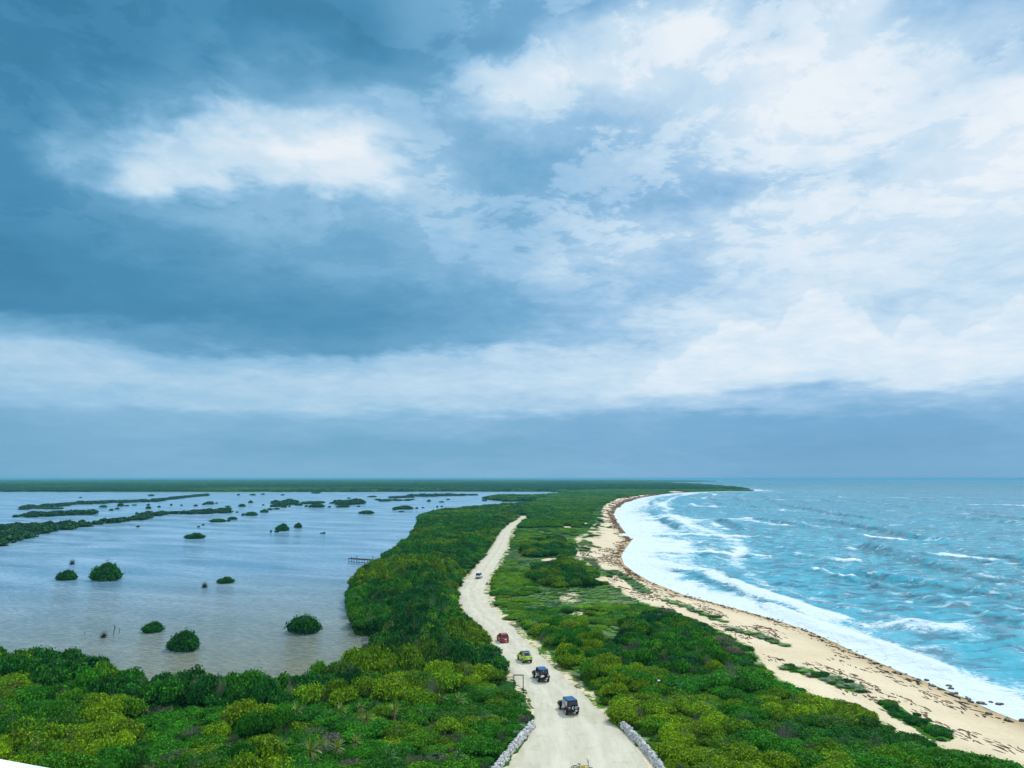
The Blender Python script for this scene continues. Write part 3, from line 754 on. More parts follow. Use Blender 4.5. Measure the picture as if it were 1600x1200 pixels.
def twig_geo(n, length, up=0.7, curl=0.3, wd=0.012):
    V = []; Q = []; L = []; off = 0
    for k in range(n):
        a = rng.uniform(0, 2 * math.pi); e = rng.uniform(0.15, 1.0) * up * math.pi / 2 + 0.1
        p = np.array([rng.normal() * 0.18, rng.normal() * 0.18, 0.0]); d = np.array([math.cos(a) * math.cos(e), math.sin(a) * math.cos(e), math.sin(e)])
        s = np.cross(d, (0, 0, 1.0)); s /= np.linalg.norm(s) + 1e-9
        seg = 4; l = length * rng.uniform(0.5, 1.1); lv = rng.uniform(0, 1)
        for j in range(seg + 1):
            w_ = wd * (1.1 - j / seg)
            V += [p - s * w_, p + s * w_]; L += [lv, lv]
            d = d + curl * rng.normal(size=3) * 0.5; d /= np.linalg.norm(d); p = p + d * l / seg
            if j: b = off + 2 * j; Q.append([b - 2, b - 1, b + 1, b])
        off += 2 * (seg + 1)
    return np.array(V), np.array(Q), np.array(L)
def twig_mesh(name, *a, **k):
    V, Q, L = twig_geo(*a, **k); return mesh_mixed(name, V, Q, L, [M_twig])

def islet_geo(n_lobes, n_leaf, leaf):
    return bush_geo(n_lobes, n_leaf, leaf, h=0.92, spread=0.95, flat=0.8, core=0.88, low=True)
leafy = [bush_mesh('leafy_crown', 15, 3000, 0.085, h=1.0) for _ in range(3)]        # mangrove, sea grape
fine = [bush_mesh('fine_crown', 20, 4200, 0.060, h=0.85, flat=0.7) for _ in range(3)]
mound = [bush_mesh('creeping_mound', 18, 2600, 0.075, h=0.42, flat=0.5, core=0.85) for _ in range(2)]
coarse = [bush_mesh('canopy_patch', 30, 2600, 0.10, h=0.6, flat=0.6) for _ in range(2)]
twiggy = [twig_mesh('twig_shrub', 420, 1.0) for _ in range(2)]
def grass_geo(n, l, droop=0.5, wd=0.02):
    V = []; Q = []; L = []; off = 0
    for k in range(n):
        a = rng.uniform(0, 2 * math.pi); r0 = math.sqrt(rng.uniform()) * 0.6
        p = np.array([r0 * math.cos(a), r0 * math.sin(a), 0.0]); aa = a + rng.normal() * 0.7
        o = np.array([math.cos(aa), math.sin(aa), 0]); s = np.array([-o[1], o[0], 0]); ll = l * rng.uniform(0.6, 1.2); lv = rng.uniform()
        for j in range(4):
            t = j / 3; q = p + o * ll * droop * t * t + np.array([0, 0, 1]) * ll * (t - 0.35 * t * t)
            w_ = wd * (1 - 0.85 * t); V += [q - s * w_, q + s * w_]; L += [lv, lv]
            if j: b = off + 2 * j; Q.append([b - 2, b - 1, b + 1, b])
        off += 8
    return np.array(V), np.array(Q), np.array(L)
V_, Q_, L_ = grass_geo(380, 1.0); grassy = [mesh_mixed('grass_tuft', V_, Q_, L_, [M_leaf])]
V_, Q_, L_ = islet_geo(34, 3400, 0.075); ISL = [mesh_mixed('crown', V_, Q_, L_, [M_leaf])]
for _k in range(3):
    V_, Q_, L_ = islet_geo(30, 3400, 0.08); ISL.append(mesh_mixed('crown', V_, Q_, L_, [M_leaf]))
PROTO = leafy + fine + mound + coarse + twiggy + grassy
PIX = {'leafy': [0, 1, 2], 'fine': [3, 4, 5], 'mound': [6, 7], 'coarse': [8, 9], 'twig': [10, 11], 'grass': [12]}
proto_obj = []
for me in PROTO: proto_obj.append(bpy.data.objects.new('source_' + me.name, me))       # only referenced by the scatter

def scatter(name, pts, scl, rz, idx, tint, kind='stuff'):
    me = bpy.data.meshes.new(name); me.vertices.add(len(pts)); me.vertices.foreach_set('co', np.asarray(pts, np.float32).ravel())
    def at(n, t, d, key):
        a = me.attributes.new(n, t, 'POINT'); a.data.foreach_set(key, np.asarray(d).ravel())
    at('scl', 'FLOAT_VECTOR', np.asarray(scl, np.float32), 'vector')
    at('rot', 'FLOAT_VECTOR', np.stack([0 * rz, 0 * rz, rz], 1).astype(np.float32), 'vector')
    at('pidx', 'INT', np.asarray(idx, np.int32), 'value')
    at('tint', 'FLOAT_VECTOR', np.asarray(tint, np.float32), 'vector')
    me.update()
    o = bpy.data.objects.new(name, me); C.objects.link(o)
    ng = bpy.data.node_groups.new('scatter_' + name, 'GeometryNodeTree')
    ng.interface.new_socket('Geometry', in_out='INPUT', socket_type='NodeSocketGeometry')
    ng.interface.new_socket('Geometry', in_out='OUTPUT', socket_type='NodeSocketGeometry')
    gi = ng.nodes.new('NodeGroupInput'); go = ng.nodes.new('NodeGroupOutput'); jn = ng.nodes.new('GeometryNodeJoinGeometry')
    def named(n, t):
        q = ng.nodes.new('GeometryNodeInputNamedAttribute'); q.data_type = t; q.inputs['Name'].default_value = n; return q.outputs[0]
    a_s, a_r, a_i = named('scl', 'FLOAT_VECTOR'), named('rot', 'FLOAT_VECTOR'), named('pidx', 'INT')
    for k in sorted(set(int(v) for v in idx)):
        oi = ng.nodes.new('GeometryNodeObjectInfo'); oi.inputs['Object'].default_value = proto_obj[k]; oi.inputs['As Instance'].default_value = True
        cmp_ = ng.nodes.new('FunctionNodeCompare'); cmp_.data_type = 'INT'; cmp_.operation = 'EQUAL'
        ng.links.new(a_i, cmp_.inputs[2]); cmp_.inputs[3].default_value = k
        ip = ng.nodes.new('GeometryNodeInstanceOnPoints')
        ng.links.new(gi.outputs[0], ip.inputs['Points']); ng.links.new(cmp_.outputs[0], ip.inputs['Selection'])
        ng.links.new(oi.outputs['Geometry'], ip.inputs['Instance'])
        ng.links.new(a_r, ip.inputs['Rotation']); ng.links.new(a_s, ip.inputs['Scale'])
        ng.links.new(ip.outputs[0], jn.inputs[0])
    ng.links.new(jn.outputs[0], go.inputs[0])
    md = o.modifiers.new('scatter', 'NODES'); md.node_group = ng
    return tag(o, kind=kind)

# ------------------------------------------------------------------ where plants grow
def jgrid(x0, x1, y0, y1, s):
    gx, gy = np.meshgrid(np.arange(x0, x1, s), np.arange(y0, y1, s))
    return (gx + rng.uniform(-.5, .5, gx.shape) * s).ravel(), (gy + rng.uniform(-.5, .5, gy.shape) * s).ravel()
def pick(names, n):
    pool = names; return np.array(pool)[rng.integers(0, len(pool), n)]
def land_filter(x, y, z_min_l=0.0):
    dl, ds = ground_parts(x, y)
    near = (y < 700)
    on_road = np.zeros(x.shape, bool)
    rdist = sdist(x, y, road_poly)
    return dl, ds, rdist, sdist(x, y, spur_poly)
def kinds_at(x, y, dl, ds, bd, rdist):
    """height (m), radius (m), species key, tint for every candidate point"""
    n = len(x); nA = fbm(x, y, 22, 101, 3); nB = fbm(x, y, 9, 103, 3); nC = fbm(x, y, 50, 107, 2); rnd = rng.uniform(size=n)
    u, v = proj(x, y, np.full(n, 1.5))
    right = x > road_x(y)
    H = np.full(n, 3.2); Rr = np.full(n, 2.0); K = np.full(n, 0); TT = np.zeros((n, 3)) + G_dark
    # left thicket
    H = 2.9 + 1.6 * nA; Rr = 1.9 + 0.7 * rnd
    TT = G_dark * 1.25 + (G_mid - G_dark * 1.25) * sstep(0.45, 0.62, nB)[:, None]
    TT = TT + (G_yel * 0.75 - TT) * (sstep(0.56, 0.66, nA) * 0.8)[:, None]
    nr = (rdist > -6) & ~right
    H = np.where(nr, 1.5 + 0.12 * -rdist * 1.5, H)
    # near left: mangrove fringe, then yellow-green shrubs, then low scrub
    fl = ~right & (y < 106)
    fringe = fl & (dl < 9)
    H = np.where(fringe, 3.0 + nB, H)
    yb = fl & ~fringe & ((v < 1105) | (u < 200 + 240 * (nA > 0.5)) & (v < 1300))
    H = np.where(yb, 1.9 + 1.2 * nA, H); Rr = np.where(yb, 1.7 + 0.5 * rnd, Rr)
    ty = G_yel + (G_mid - G_yel) * sstep(0.48, 0.60, nB)[:, None]
    TT = np.where(yb[:, None], ty, TT); K = np.where(yb, 1, K)
    lo = fl & ~fringe & ~yb
    H = np.where(lo, 0.8 + 0.9 * nA, H); Rr = np.where(lo, 1.5 + 0.6 * rnd, Rr)
    tl = G_mid * 1.15 + (G_yel * 0.9 - G_mid * 1.15) * sstep(0.5, 0.62, nB)[:, None]
    tl = np.where((rnd < 0.13)[:, None], G_grey * 0.9, tl)
    TT = np.where(lo[:, None], tl, TT); K = np.where(lo, np.where(rnd < 0.05, 3, np.where(rnd < 0.5, 2, 1)), K)
    # right of the track
    rg = right & (y < 800)
    H = np.where(rg, 0.35 + 1.0 * sstep(0.48, 0.68, nA), H); Rr = np.where(rg, 1.4 + 0.6 * rnd, Rr)
    tr = G_lime + (G_mid - G_lime) * sstep(0.40, 0.56, nB)[:, None]
    tr = tr + (G_blue - tr) * (sstep(0.56, 0.66, nC))[:, None] * 0.8
    TT = np.where(rg[:, None], tr, TT); K = np.where(rg, np.where(nA > 0.60, 1, 2), K)
    dn = rg & (y > 128) & (y < 420)
    TT = np.where(dn[:, None], TT * 0.35 + 0.65 * (np.array([0.15, 0.30, 0.012]) + (G_mid - np.array([0.15, 0.30, 0.012])) * sstep(0.5, 0.62, nB)[:, None]), TT); H = np.where(dn, H * 0.62, H); Rr = np.where(dn, Rr * 1.15, Rr)
    def spot(cu, cv, ru, rv): return ((u - cu) / ru) ** 2 + ((v - cv) / rv) ** 2 < 0.75 + 0.5 * nB
    s1 = rg & spot(1075, 1010, 110, 52)           # darker tangle with grey dead stems
    H = np.where(s1, 1.7 + 0.8 * nA, H)
    t1 = G_blue * 0.85 + (G_mid - G_blue * 0.85) * (rnd > 0.5)[:, None]
    t1 = np.where((nB > 0.50)[:, None] & (rnd < 0.55)[:, None], G_grey * np.array([1.05, 0.95, 1.0]), t1)
    TT = np.where(s1[:, None], t1, TT); K = np.where(s1, np.where((nB > 0.50) & (rnd < 0.55), 3, 0), K)
    s2 = rg & (spot(890, 905, 60, 18) | spot(862, 860, 45, 14) | spot(905, 893, 50, 14))
    H = np.where(s2, 2.4, H); TT = np.where(s2[:, None], G_dark * 1.3 + (G_yel * .8 - G_dark * 1.3) * sstep(0.5, 0.6, nB)[:, None], TT); K = np.where(s2, 1, K)
    s3 = rg & ((v > 1055) & (u > 880)) & ~s1
    H = np.where(s3, 1.1 + 0.9 * nA, H); Rr = np.where(s3, 1.7 + 0.5 * rnd, Rr)
    t3 = G_yel * 0.95 + (G_mid * 1.1 - G_yel * 0.95) * sstep(0.46, 0.58, nB)[:, None]
    t3 = t3 + (G_dark * 1.2 - t3) * (spot(1330, 1150, 180, 22) * 0.8)[:, None]
    TT = np.where(s3[:, None], t3, TT); K = np.where(s3, 1, K)
    s4 = rg & (spot(880, 1010, 60, 30) | spot(950, 1075, 60, 30))
    H = np.where(s4, 2.2, H); TT = np.where(s4[:, None], G_yel * 0.9 + (G_mid - G_yel * .9) * (rnd < .4)[:, None], TT); K = np.where(s4, 1, K)
    fm = fl & spot(765, 1105, 85, 32)
    H = np.where(fm, np.minimum(H, 0.9 + 0.5 * nA), H); TT = np.where(fm[:, None], G_mid * 0.8 + 0 * TT, TT)
    fq = spot(810, 1095, 26, 14)
    H = np.where(fq, np.minimum(H, 0.7), H)
    # edges of the beach: low
    Rr = np.where(bd > 0, Rr * 0.62, Rr); eb = right & (bd > -7) & (y < 900)
    H = np.where(eb, np.minimum(H, 0.5 + 0.1 * np.maximum(-bd, 0)), H); K = np.where(eb, 2, K)
    TT = np.where((right & (bd > 0))[:, None], G_dark * 1.3 + 0 * TT, TT)
    # middle distance
    md_ = y > 420
    H = np.where(md_ & right & ~eb, 1.4 + 1.3 * nC, H); K = np.where(md_ & ~eb, 0, K)
    TT = np.where((md_ & right & ~eb)[:, None], G_mid * 0.9 + (G_lime * 0.7 - G_mid * 0.9) * sstep(0.45, 0.6, nC)[:, None], TT)
    H = np.minimum(H, 0.8 + 0.55 * np.maximum(-rdist, 0))
    # neighbours differ: some of another species colour, some dry
    mixr = rng.uniform(size=n)
    other = np.where((mixr < .5)[:, None], G_mid, np.where((mixr < .8)[:, None], G_dark * 1.5, G_yel))
    TT = TT + (other - TT) * (rng.uniform(size=n) ** 2 * 0.7)[:, None]
    dry = (rng.uniform(size=n) < 0.035) & (y < 400) & (bd < -3)
    K = np.where(dry, 3, K); TT = np.where(dry[:, None], G_grey * 0.9, TT)
    return H, Rr, K, TT, u, v
KEY = ['leafy', 'fine', 'mound', 'twig']
def plant_idx(K):
    out = np.zeros(len(K), int)
    for k, nm in enumerate(KEY):
        mk = K == k; out[mk] = pick(PIX[nm], mk.sum())
    return out
def keep_common(x, y, dl, ds, rdist, sp, sand, bd):
    u, v = proj(x, y, np.full(len(x), 1.0))
    th_ = 0.55 * fbm(x, y, 4, 201, 3) + 0.45 * rng.uniform(size=len(x))
    ok = (dl > 0.3) & (ds > 3) & (rdist < -0.9) & (sp < -1.3) & (sand < 0.28 + 0.25 * th_)
    onbeach = bd > 0
    gl = np.zeros(len(x), bool)
    for l, w_ in green_lines: gl |= dist_poly(x, y, l) < w_ * (0.8 + 0.5 * rng.uniform(size=len(x)))
    ok &= (~onbeach) | gl
    ok |= gl & (ds > 3) & onbeach
    ok |= onbeach & (y > 215) & (y < 640) & (sand < 0.50) & (ds > 6)
    ok &= (u > -260) & (u < 1860)
    return ok
def zone(x0, x1, y0, y1, s):
    x, y = jgrid(x0, x1, y0, y1, s)
    u, _ = proj(x, y, np.full(len(x), 1.0)); m_ = (u > -260) & (u < 1860); x, y = x[m_], y[m_]
    dl, ds, rdist, sp = land_filter(x, y); m_ = (dl > 0.3) & (ds > 3); x, y, dl, ds, rdist, sp = (a[m_] for a in (x, y, dl, ds, rdist, sp))
    sand, bd = sand_field(x, y, dl, ds)
    ok = keep_common(x, y, dl, ds, rdist, sp, sand, bd)
    x, y, dl, ds, rdist, bd = (a[ok] for a in (x, y, dl, ds, rdist, bd))
    return (x, y, dl, ds, bd, rdist)

walls_px = [[(832,1136),(824,1146),(812,1160),(800,1174),(786,1192),(772,1212),(760,1232)], [(973,1137),(984,1148),(998,1162),(1012,1178),(1024,1193),(1036,1210),(1048,1232)]]
walls_w = [[P(u, v, 1.25) for u, v in l] for l in walls_px]

# nearest shrubs: every one an object of its own -------------------------------------------------
x, y, dl, ds, bd, rdist = zone(-110, 110, 62, 106, 2.5)
H, Rr, K, TT, u, v = kinds_at(x, y, dl, ds, bd, rdist)
wd_ = np.minimum(dist_poly(x, y, walls_w[0]), dist_poly(x, y, walls_w[1]))
ok = (u > -20) & (u < 1620) & (v < 1235) & (wd_ > 1.6) & ~((u > 770) & (u < 1045) & (v > 1138) & (wd_ < 6) & (rdist > -3))
x, y, bd, H, Rr, K, TT, u, v = (a[ok] for a in (x, y, bd, H, Rr, K, TT, u, v))
order = np.argsort(y)[:295]
zz = ground_z(x, y)
lab = {0: ('dark green leafy {} shrub', 'shrub'), 1: ('{} fine-leaved bushy shrub', 'shrub'), 2: ('low {} creeping scrub mound', 'shrub'), 3: ('grey dry twiggy {} bush', 'shrub')}
base_shrub = None
near_used = []
for j in order:
    k = int(K[j]); me = PROTO[int(pick(PIX[KEY[k]], 1)[0])]
    o = bpy.data.objects.new('shrub', me); C.objects.link(o)
    r = Rr[j] * rng.uniform(.78, 1.12); H[j] *= rng.uniform(.7, 1.25); o.location = (x[j], y[j], zz[j] - 0.08); o.rotation_euler = (0, 0, rng.uniform(0, 6.28))
    hh = H[j] / {0: 1.0, 1: 0.85, 2: 0.42, 3: 0.9}[k]
    if k == 2: hh = min(hh, 1.3 * r)
    o.scale = (r, r * rng.uniform(.85, 1.15), hh)
    tcol = TT[j] * rng.uniform(0.8, 1.25); o['tint'] = [float(c) for c in tcol]
    yel = tcol[0] > 0.07; grey = tcol[2] > 0.06 and tcol[0] > 0.09
    side = 'left of' if x[j] < road_x(np.array([y[j]]))[0] else 'right of'
    colw = 'grey-green' if grey else ('yellow-green' if yel else 'green')
    if k == 0: l_ = 'dark green leafy shrub in the thicket %s the sandy track' % side
    elif k == 1: l_ = '%s bushy fine-leaved shrub in the scrub %s the sandy track' % (colw, side)
    elif k == 2: l_ = 'low spreading %s scrub mound %s the sandy track' % (colw, side)
    else: l_ = 'dry grey twiggy bush among green scrub %s the track' % side
    tag(o, l_, 'shrub', '%s of the foreground scrub %s the track' % ({0: 'leafy shrubs', 1: 'bushy shrubs', 2: 'low mounds', 3: 'dry bushes'}[k], side))
    near_used.append(j)
ymax_used = y[order].max() if len(order) else 80
rest = np.setdiff1d(np.arange(len(x)), order)

# all further scrub -------------------------------------------------------------------------------
acc = []
def add_zone(x, y, H, Rr, K, TT, fz=1.0):
    u, v = proj(x, y, np.full(len(x), 1.0))
    open_ = (x > road_x(y)) & (H < 0.75) & (y > 100) & (y < 420) & (rng.uniform(size=len(x)) < 0.65)
    x, y, H, Rr, K, TT = (a[~open_] for a in (x, y, H, Rr, K, TT))
    n = len(x); z = ground_z(x, y); H = H * rng.uniform(.68, 1.22, n); Rr = Rr * rng.uniform(.7, 1.15, n)
    idx = plant_idx(K)
    hs = np.array([1.0, 0.85, 0.42, 0.9])[K]
    sc = np.stack([Rr * fz, Rr * fz * rng.uniform(.85, 1.2, n), H / hs], 1)
    acc.append((np.stack([x, y, z - 0.08], 1), sc, rng.uniform(0, 6.28, n), idx, TT * rng.uniform(0.75, 1.3, n)[:, None]))
add_zone(x[rest], y[rest], H[rest], Rr[rest], K[rest], TT[rest])
# filler of small mounds and grass under the foreground shrubs
x, y, dl, ds, bd, rdist = zone(-110, 110, 58, 106, 1.25)
H, Rr, K, TT, u, v = kinds_at(x, y, dl, ds, bd, rdist)
wd_ = np.minimum(dist_poly(x, y, walls_w[0]), dist_poly(x, y, walls_w[1])); ok = wd_ > 0.9
x, y, H, Rr, K, TT = (a[ok] for a in (x, y, H, Rr, K, TT))
add_zone(x, y, np.minimum(H * 0.35, 0.7) + 0.15, Rr * 0.42, np.where(rng.uniform(size=len(x)) < .5, 1, 2), TT)
# bare branches poking out of the canopy
x, y, dl, ds, bd, rdist = zone(-110, 110, 62, 240, 3.4)
H, Rr, K, TT, u, v = kinds_at(x, y, dl, ds, bd, rdist)
g_ = (H > 1.2) & (rng.uniform(size=len(x)) < .34); x, y, H = x[g_], y[g_], H[g_]; n = len(x)
acc.append((np.stack([x, y, ground_z(x, y)], 1), np.stack([rng.uniform(.6, 1.3, n), rng.uniform(.6, 1.3, n), H * rng.uniform(1.05, 1.5, n)], 1), rng.uniform(0, 6.28, n), pick(PIX['twig'], n), np.array([[.17, .16, .13]]) * rng.uniform(.6, 1.5, n)[:, None]))
# grass on the verges and the open dune
q = zone(-60, 75, 60, 330, 1.15); x, y, dl, ds, bd, rdist = q
g_ = ((x > road_x(y)) & (y > 100)) | (rdist > -4); x, y, rdist, bd = x[g_], y[g_], rdist[g_], bd[g_]; n = len(x)
u, v = proj(x, y, np.full(n, 1.0)); g_ = (u > -50) & (u < 1650); x, y, rdist = x[g_], y[g_], rdist[g_]; n = len(x)
hh_ = rng.uniform(.2, .5, n); nn_ = fbm(x, y, 7, 501, 3)[:, None]
tg = G_mid * 0.9 + (G_lime - G_mid * 0.9) * sstep(.4, .6, nn_); tg = tg + (np.array([0.20, 0.19, 0.06]) - tg) * sstep(.58, .7, fbm(x, y, 4, 503, 2)[:, None]) * .6
acc.append((np.stack([x, y, ground_z(x, y)], 1), np.stack([rng.uniform(.7, 1.2, n), rng.uniform(.7, 1.2, n), hh_], 1), rng.uniform(0, 6.28, n), np.full(n, 12), tg * rng.uniform(.75, 1.25, n)[:, None]))
for (x0, x1, y0, y1, s, fz) in [(-120, 60, 16, 60, 2.8, 1.3), (-150, 110, 106, 230, 1.95, 0.9), (-160, 130, 230, 480, 2.6, 1.15), (-200, 230, 480, 900, 4.6, 1.9), (-400, 700, 900, 1760, 7.5, 3.0)]:
    q = zone(x0, x1, y0, y1, s); x, y, dl, ds, bd, rdist = q
    H, Rr, K, TT, u, v = kinds_at(x, y, dl, ds, bd, rdist)
    add_zone(x, y, H, Rr, K, TT, fz)
pts, scl, rz, idx, tint = (np.concatenate([a[i_] for a in acc]) for i_ in range(5))
print('scrub instances', len(pts))
scatter('scrub', pts, scl, rz, idx, tint)
# far woodland beyond the lagoon and on the headland
acc = []
for (y0, y1, s, r_) in [(1600, 2300, 16, 9), (2300, 3600, 30, 17), (3600, 6500, 60, 30)]:
    x, y = jgrid(-1.0 * y1, 0.5 * y1, y0, y1, s); u, _ = proj(x, y, np.full(len(x), 3.0)); m_ = (u > -250) & (u < 1860) & (y >= y0 + 0); x, y = x[m_], y[m_]
    dl, ds = ground_parts(x, y); ok = (dl > 2) & (ds > 12) & ~((y < 1760) & (u[m_] > 905)); x, y = x[ok], y[ok]; n = len(x)
    z = ground_z(x, y); nC = fbm(x, y, 300, 401, 3)
    t_ = G_mid * 0.6 + (G_lime * 0.6 - G_mid * 0.6) * sstep(0.5, 0.65, nC)[:, None]
    acc.append((np.stack([x, y, z - 0.3], 1), np.stack([r_ * rng.uniform(.8, 1.3, n), r_ * rng.uniform(.8, 1.3, n), rng.uniform(4.5, 9, n)], 1), rng.uniform(0, 6.28, n), pick(PIX['coarse'], n), t_ * rng.uniform(.8, 1.2, n)[:, None]))
pts, scl, rz, idx, tint = (np.concatenate([a[i_] for a in acc]) for i_ in range(5))
print('far instances', len(pts))
scatter('far_woodland', pts, scl, rz, idx, tint)

# ------------------------------------------------------------------ mangrove islets in the lagoon
def roots_mesh():
    b = MB()
    for k in range(14):
        a = k * 0.449 * math.pi; r0 = random.uniform(.05, .35); r1 = random.uniform(.5, .85)
        b.tube([(r0 * math.cos(a), r0 * math.sin(a), .5), ((r0 + r1) / 2 * math.cos(a), (r0 + r1) / 2 * math.sin(a), .3), (r1 * math.cos(a), r1 * math.sin(a), -.12)], .02, 5)
    return b.mesh('stilt_roots', M_bark)
ROOTS = roots_mesh()
def islet(u, v, wpx, hpx, label, group=None, dark=1.0, asp=0.8):
    if v > 900 and wpx > 25: wpx *= .94
    x, y = P(u, v); w_ = wpx * y / F / 2; h = max(hpx * y / F, 0.5)
    t = empty('mangrove_islet', (x, y + w_ * asp * 0.6, 0), 0)
    c_ = obj('crown', ISL[rng.integers(0, 4)], t, (0, 0, 0.05 * h), rng.uniform(-0.4, 0.4), (w_ * 1.04, w_ * asp, h * 1.12))
    c_['tint'] = [float(q) for q in (G_dark * rng.uniform(1.0, 1.6) * dark + G_mid * 0.15)]
    obj('roots', ROOTS, t, (0, 0, 0), 0, (w_ * 1.05, w_ * asp * 1.05, h * 0.8))
    if wpx > 25:
        q_ = obj('branches', twiggy[1], t, (0, 0, 0.1 * h), rng.uniform(0, 6), (w_ * 1.0, w_ * asp, h * 1.15)); q_['tint'] = [0.06, 0.08, 0.04]
    tag(t, label, 'mangrove', group or 'mangrove islets in the lagoon')
    return t
big = [(160,908,49,27,'large round mangrove bush with a stray branch on its left, far left of the lagoon'),
       (100,907,33,15,'low mangrove bush with a thin tail, just left of the large round one'),
       (282,1018,54,29,'cone-topped mangrove bush nearest the foreground thicket, over a brown reflection'),
       (471,991,52,29,'dense rounded mangrove bush nearest the shore thicket, over a brown patch of water'),
       (235,989,32,16,'small mangrove bush behind and left of the cone-topped one'),
       (350,912,28,10,'flat mangrove clump in mid lagoon beside a small dead shrub'),
       (301,842,31,9,'flat-topped double mangrove clump alone in mid lagoon'),
       (439,830,20,12,'left and larger of the two round mangroves in mid lagoon'),
       (465,825,13,8,'right and smaller of the two round mangroves in mid lagoon'),
       (572,803,22,6,'boat-shaped mangrove clump with upturned ends in the far lagoon'),
       (338,816,25,6,'long low mangrove clump left of a smaller round one'),
       (362,812,14,5,'small round mangrove clump at the right end of a long low one'),
       (391,806,18,7,'compact oval mangrove clump amid the far scattered ones'),
       (630,796,32,6,'low mangrove row standing alone in the far right of the lagoon'),
       (598,800,0,0,'')]
for u, v, a, b, l_ in big:
    if a: islet(u, v, a, b, l_)
small = [(160,793,10,4),(187,791,9,5),(197,791,8,2),(209,790,7,2),(173,798,7,3),(182,796,7,3),(231,790,5,3),(231,795,8,4),(248,793,5,3),(267,790,4,3),(283,790,4,2),
         (305,791,6,3),(318,789,5,3),(326,788,13,5),(338,787,4,2),(355,792,8,2),(224,805,16,5),(213,804,5,4),(235,775,9,3),(125,778,4,1.6),(215,824,5,3),(357,815,5,4),(310,824,4,2.5),
         (317,821,4,2.5),(23,808,10,4),(35,807,12,5),(379,806,4,4),(412,801,12,5),(421,797,8,3),(431,796,10,2.5),(370,801,5,2),(377,792,10,5),(391,786,7,4),(411,790,4,2),(425,792,8,2.5),
         (443,793,9,5),(452,792,4,2.5),(466,790,11,4),(492,787,8,4),(494,793,22,6),(478,792,5,3),(520,787,10,3),(514,793,5,2.5),(535,793,18,4),(617,797,9,5),(651,795,5,2.5),(661,794,4,2),
         (627,800,8,2),(683,793,3,3),(690,792,4,2),(581,777,14,2.5),(590,781,10,2),(670,784,6,3.5),(690,785,8,2),(493,771,15,3),(394,774,9,2.5),(372,774,5,2.5),(432,832,6,4),(423,832,3,4),(502,834,3,2),
         (506,834,4,3),(441,774,6,2),(410,773,6,2),(757,783,8,2.5),(700,781,6,2),(300,776,5,2),(545,779,5,2),(560,792,5,2),(645,778,6,2)]
for u, v, a, b in small:
    x, y = P(u, v)
    if v > 818: l_ = 'tiny mangrove tuft in open mid-lagoon water'
    elif a >= 12: l_ = 'wide low mangrove clump amid the scattered far lagoon clumps'
    elif a >= 7: l_ = 'small mangrove clump amid the scattered far lagoon clumps'
    else: l_ = 'tiny dark mangrove dot amid the scattered far lagoon clumps'
    islet(u, v, a * 1.05, b * 1.05, l_, 'small far mangrove clumps: ' + l_[:20])
# long mangrove banks: crowns merged along a line into one crown mesh
def bank(front, back, hm, label, seed=0, s=5.0, r=4.5):
    A = [P(u, v) for u, v in front]; B_ = [P(u, v, hm * 0.9) for u, v in back]
    poly = A + B_[::-1]
    xs = [p[0] for p in poly]; ys_ = [p[1] for p in poly]
    x, y = jgrid(min(xs) - s, max(xs) + s, min(ys_) - s, max(ys_) + s, s)
    ok = inside(x, y, poly) | (dist_poly(x, y, A) < s * 0.45); x, y = x[ok], y[ok]
    if not len(x):
        n_ = max(2, int(math.hypot(A[-1][0] - A[0][0], A[-1][1] - A[0][1]) / s) + 1); x = np.linspace(A[0][0], A[-1][0], n_); y = np.linspace(A[0][1], A[-1][1], n_) + .5
    m_ = y + 0.3 * r > 0; cx, cy = float(np.mean(x)), float(np.mean(y))
    V = []; Q = []; L = []; off = 0
    lib = [bush_geo(7, 260, 0.28, h=1.0, core=.85) for _ in range(4)]
    for a, b in zip(x[m_], y[m_]):
        v_, q_, l_ = lib[rng.integers(0, 4)]; t = rng.uniform(0, 6.28); sc = r * rng.uniform(.55, .95); hz = hm * rng.uniform(.45, 0.85)
        q = v_.copy(); q[:, 0] = (v_[:, 0] * math.cos(t) - v_[:, 1] * math.sin(t)) * sc + a - cx
        q[:, 1] = (v_[:, 0] * math.sin(t) + v_[:, 1] * math.cos(t)) * sc * .9 + b - cy + r * 0.4; q[:, 2] = v_[:, 2] * hz
        V.append(q); Q.append(q_ + off); L.append(l_); off += len(q)
    root = empty('mangrove_bank', (cx, cy, 0))
    me = mesh_mixed('crown', np.concatenate(V), np.concatenate(Q), np.concatenate(L), [M_leaf])
    c_ = obj('crown', me, root); c_['tint'] = [0.024, 0.095, 0.032]
    tag(root, label, 'mangrove', 'long mangrove banks in the lagoon')
bank([(-260,905),(-120,880),(0,849),(30,841),(60,833),(100,828),(128,823)], [(-260,828),(-120,822),(0,815),(40,813),(100,812),(128,812)], 4.0, 'broad dark mangrove bank running in from the left edge of the photo', s=6, r=5.5)
bank([(133,820),(150,820),(176,817),(200,813),(225,810)], [(134,811),(150,811),(176,808),(200,806),(224,805)], 3.8, 'tapering mangrove bank just right of the broad left bank', s=5, r=4.5)
bank([(234,804),(258,803),(290,802.5),(320,800),(357,797.5)], [(240,800),(260,797),(290,797),(320,797),(356,796)], 3.6, 'long flat mangrove bank between the tapering bank and the lagoon middle', s=6, r=5)
bank([(42,804.5),(60,804.5),(90,803),(115,801.5),(142,799)], [(44,802),(60,801),(90,800),(115,799),(140,798)], 3.6, 'low mangrove strip behind the broad left bank', s=7, r=6)
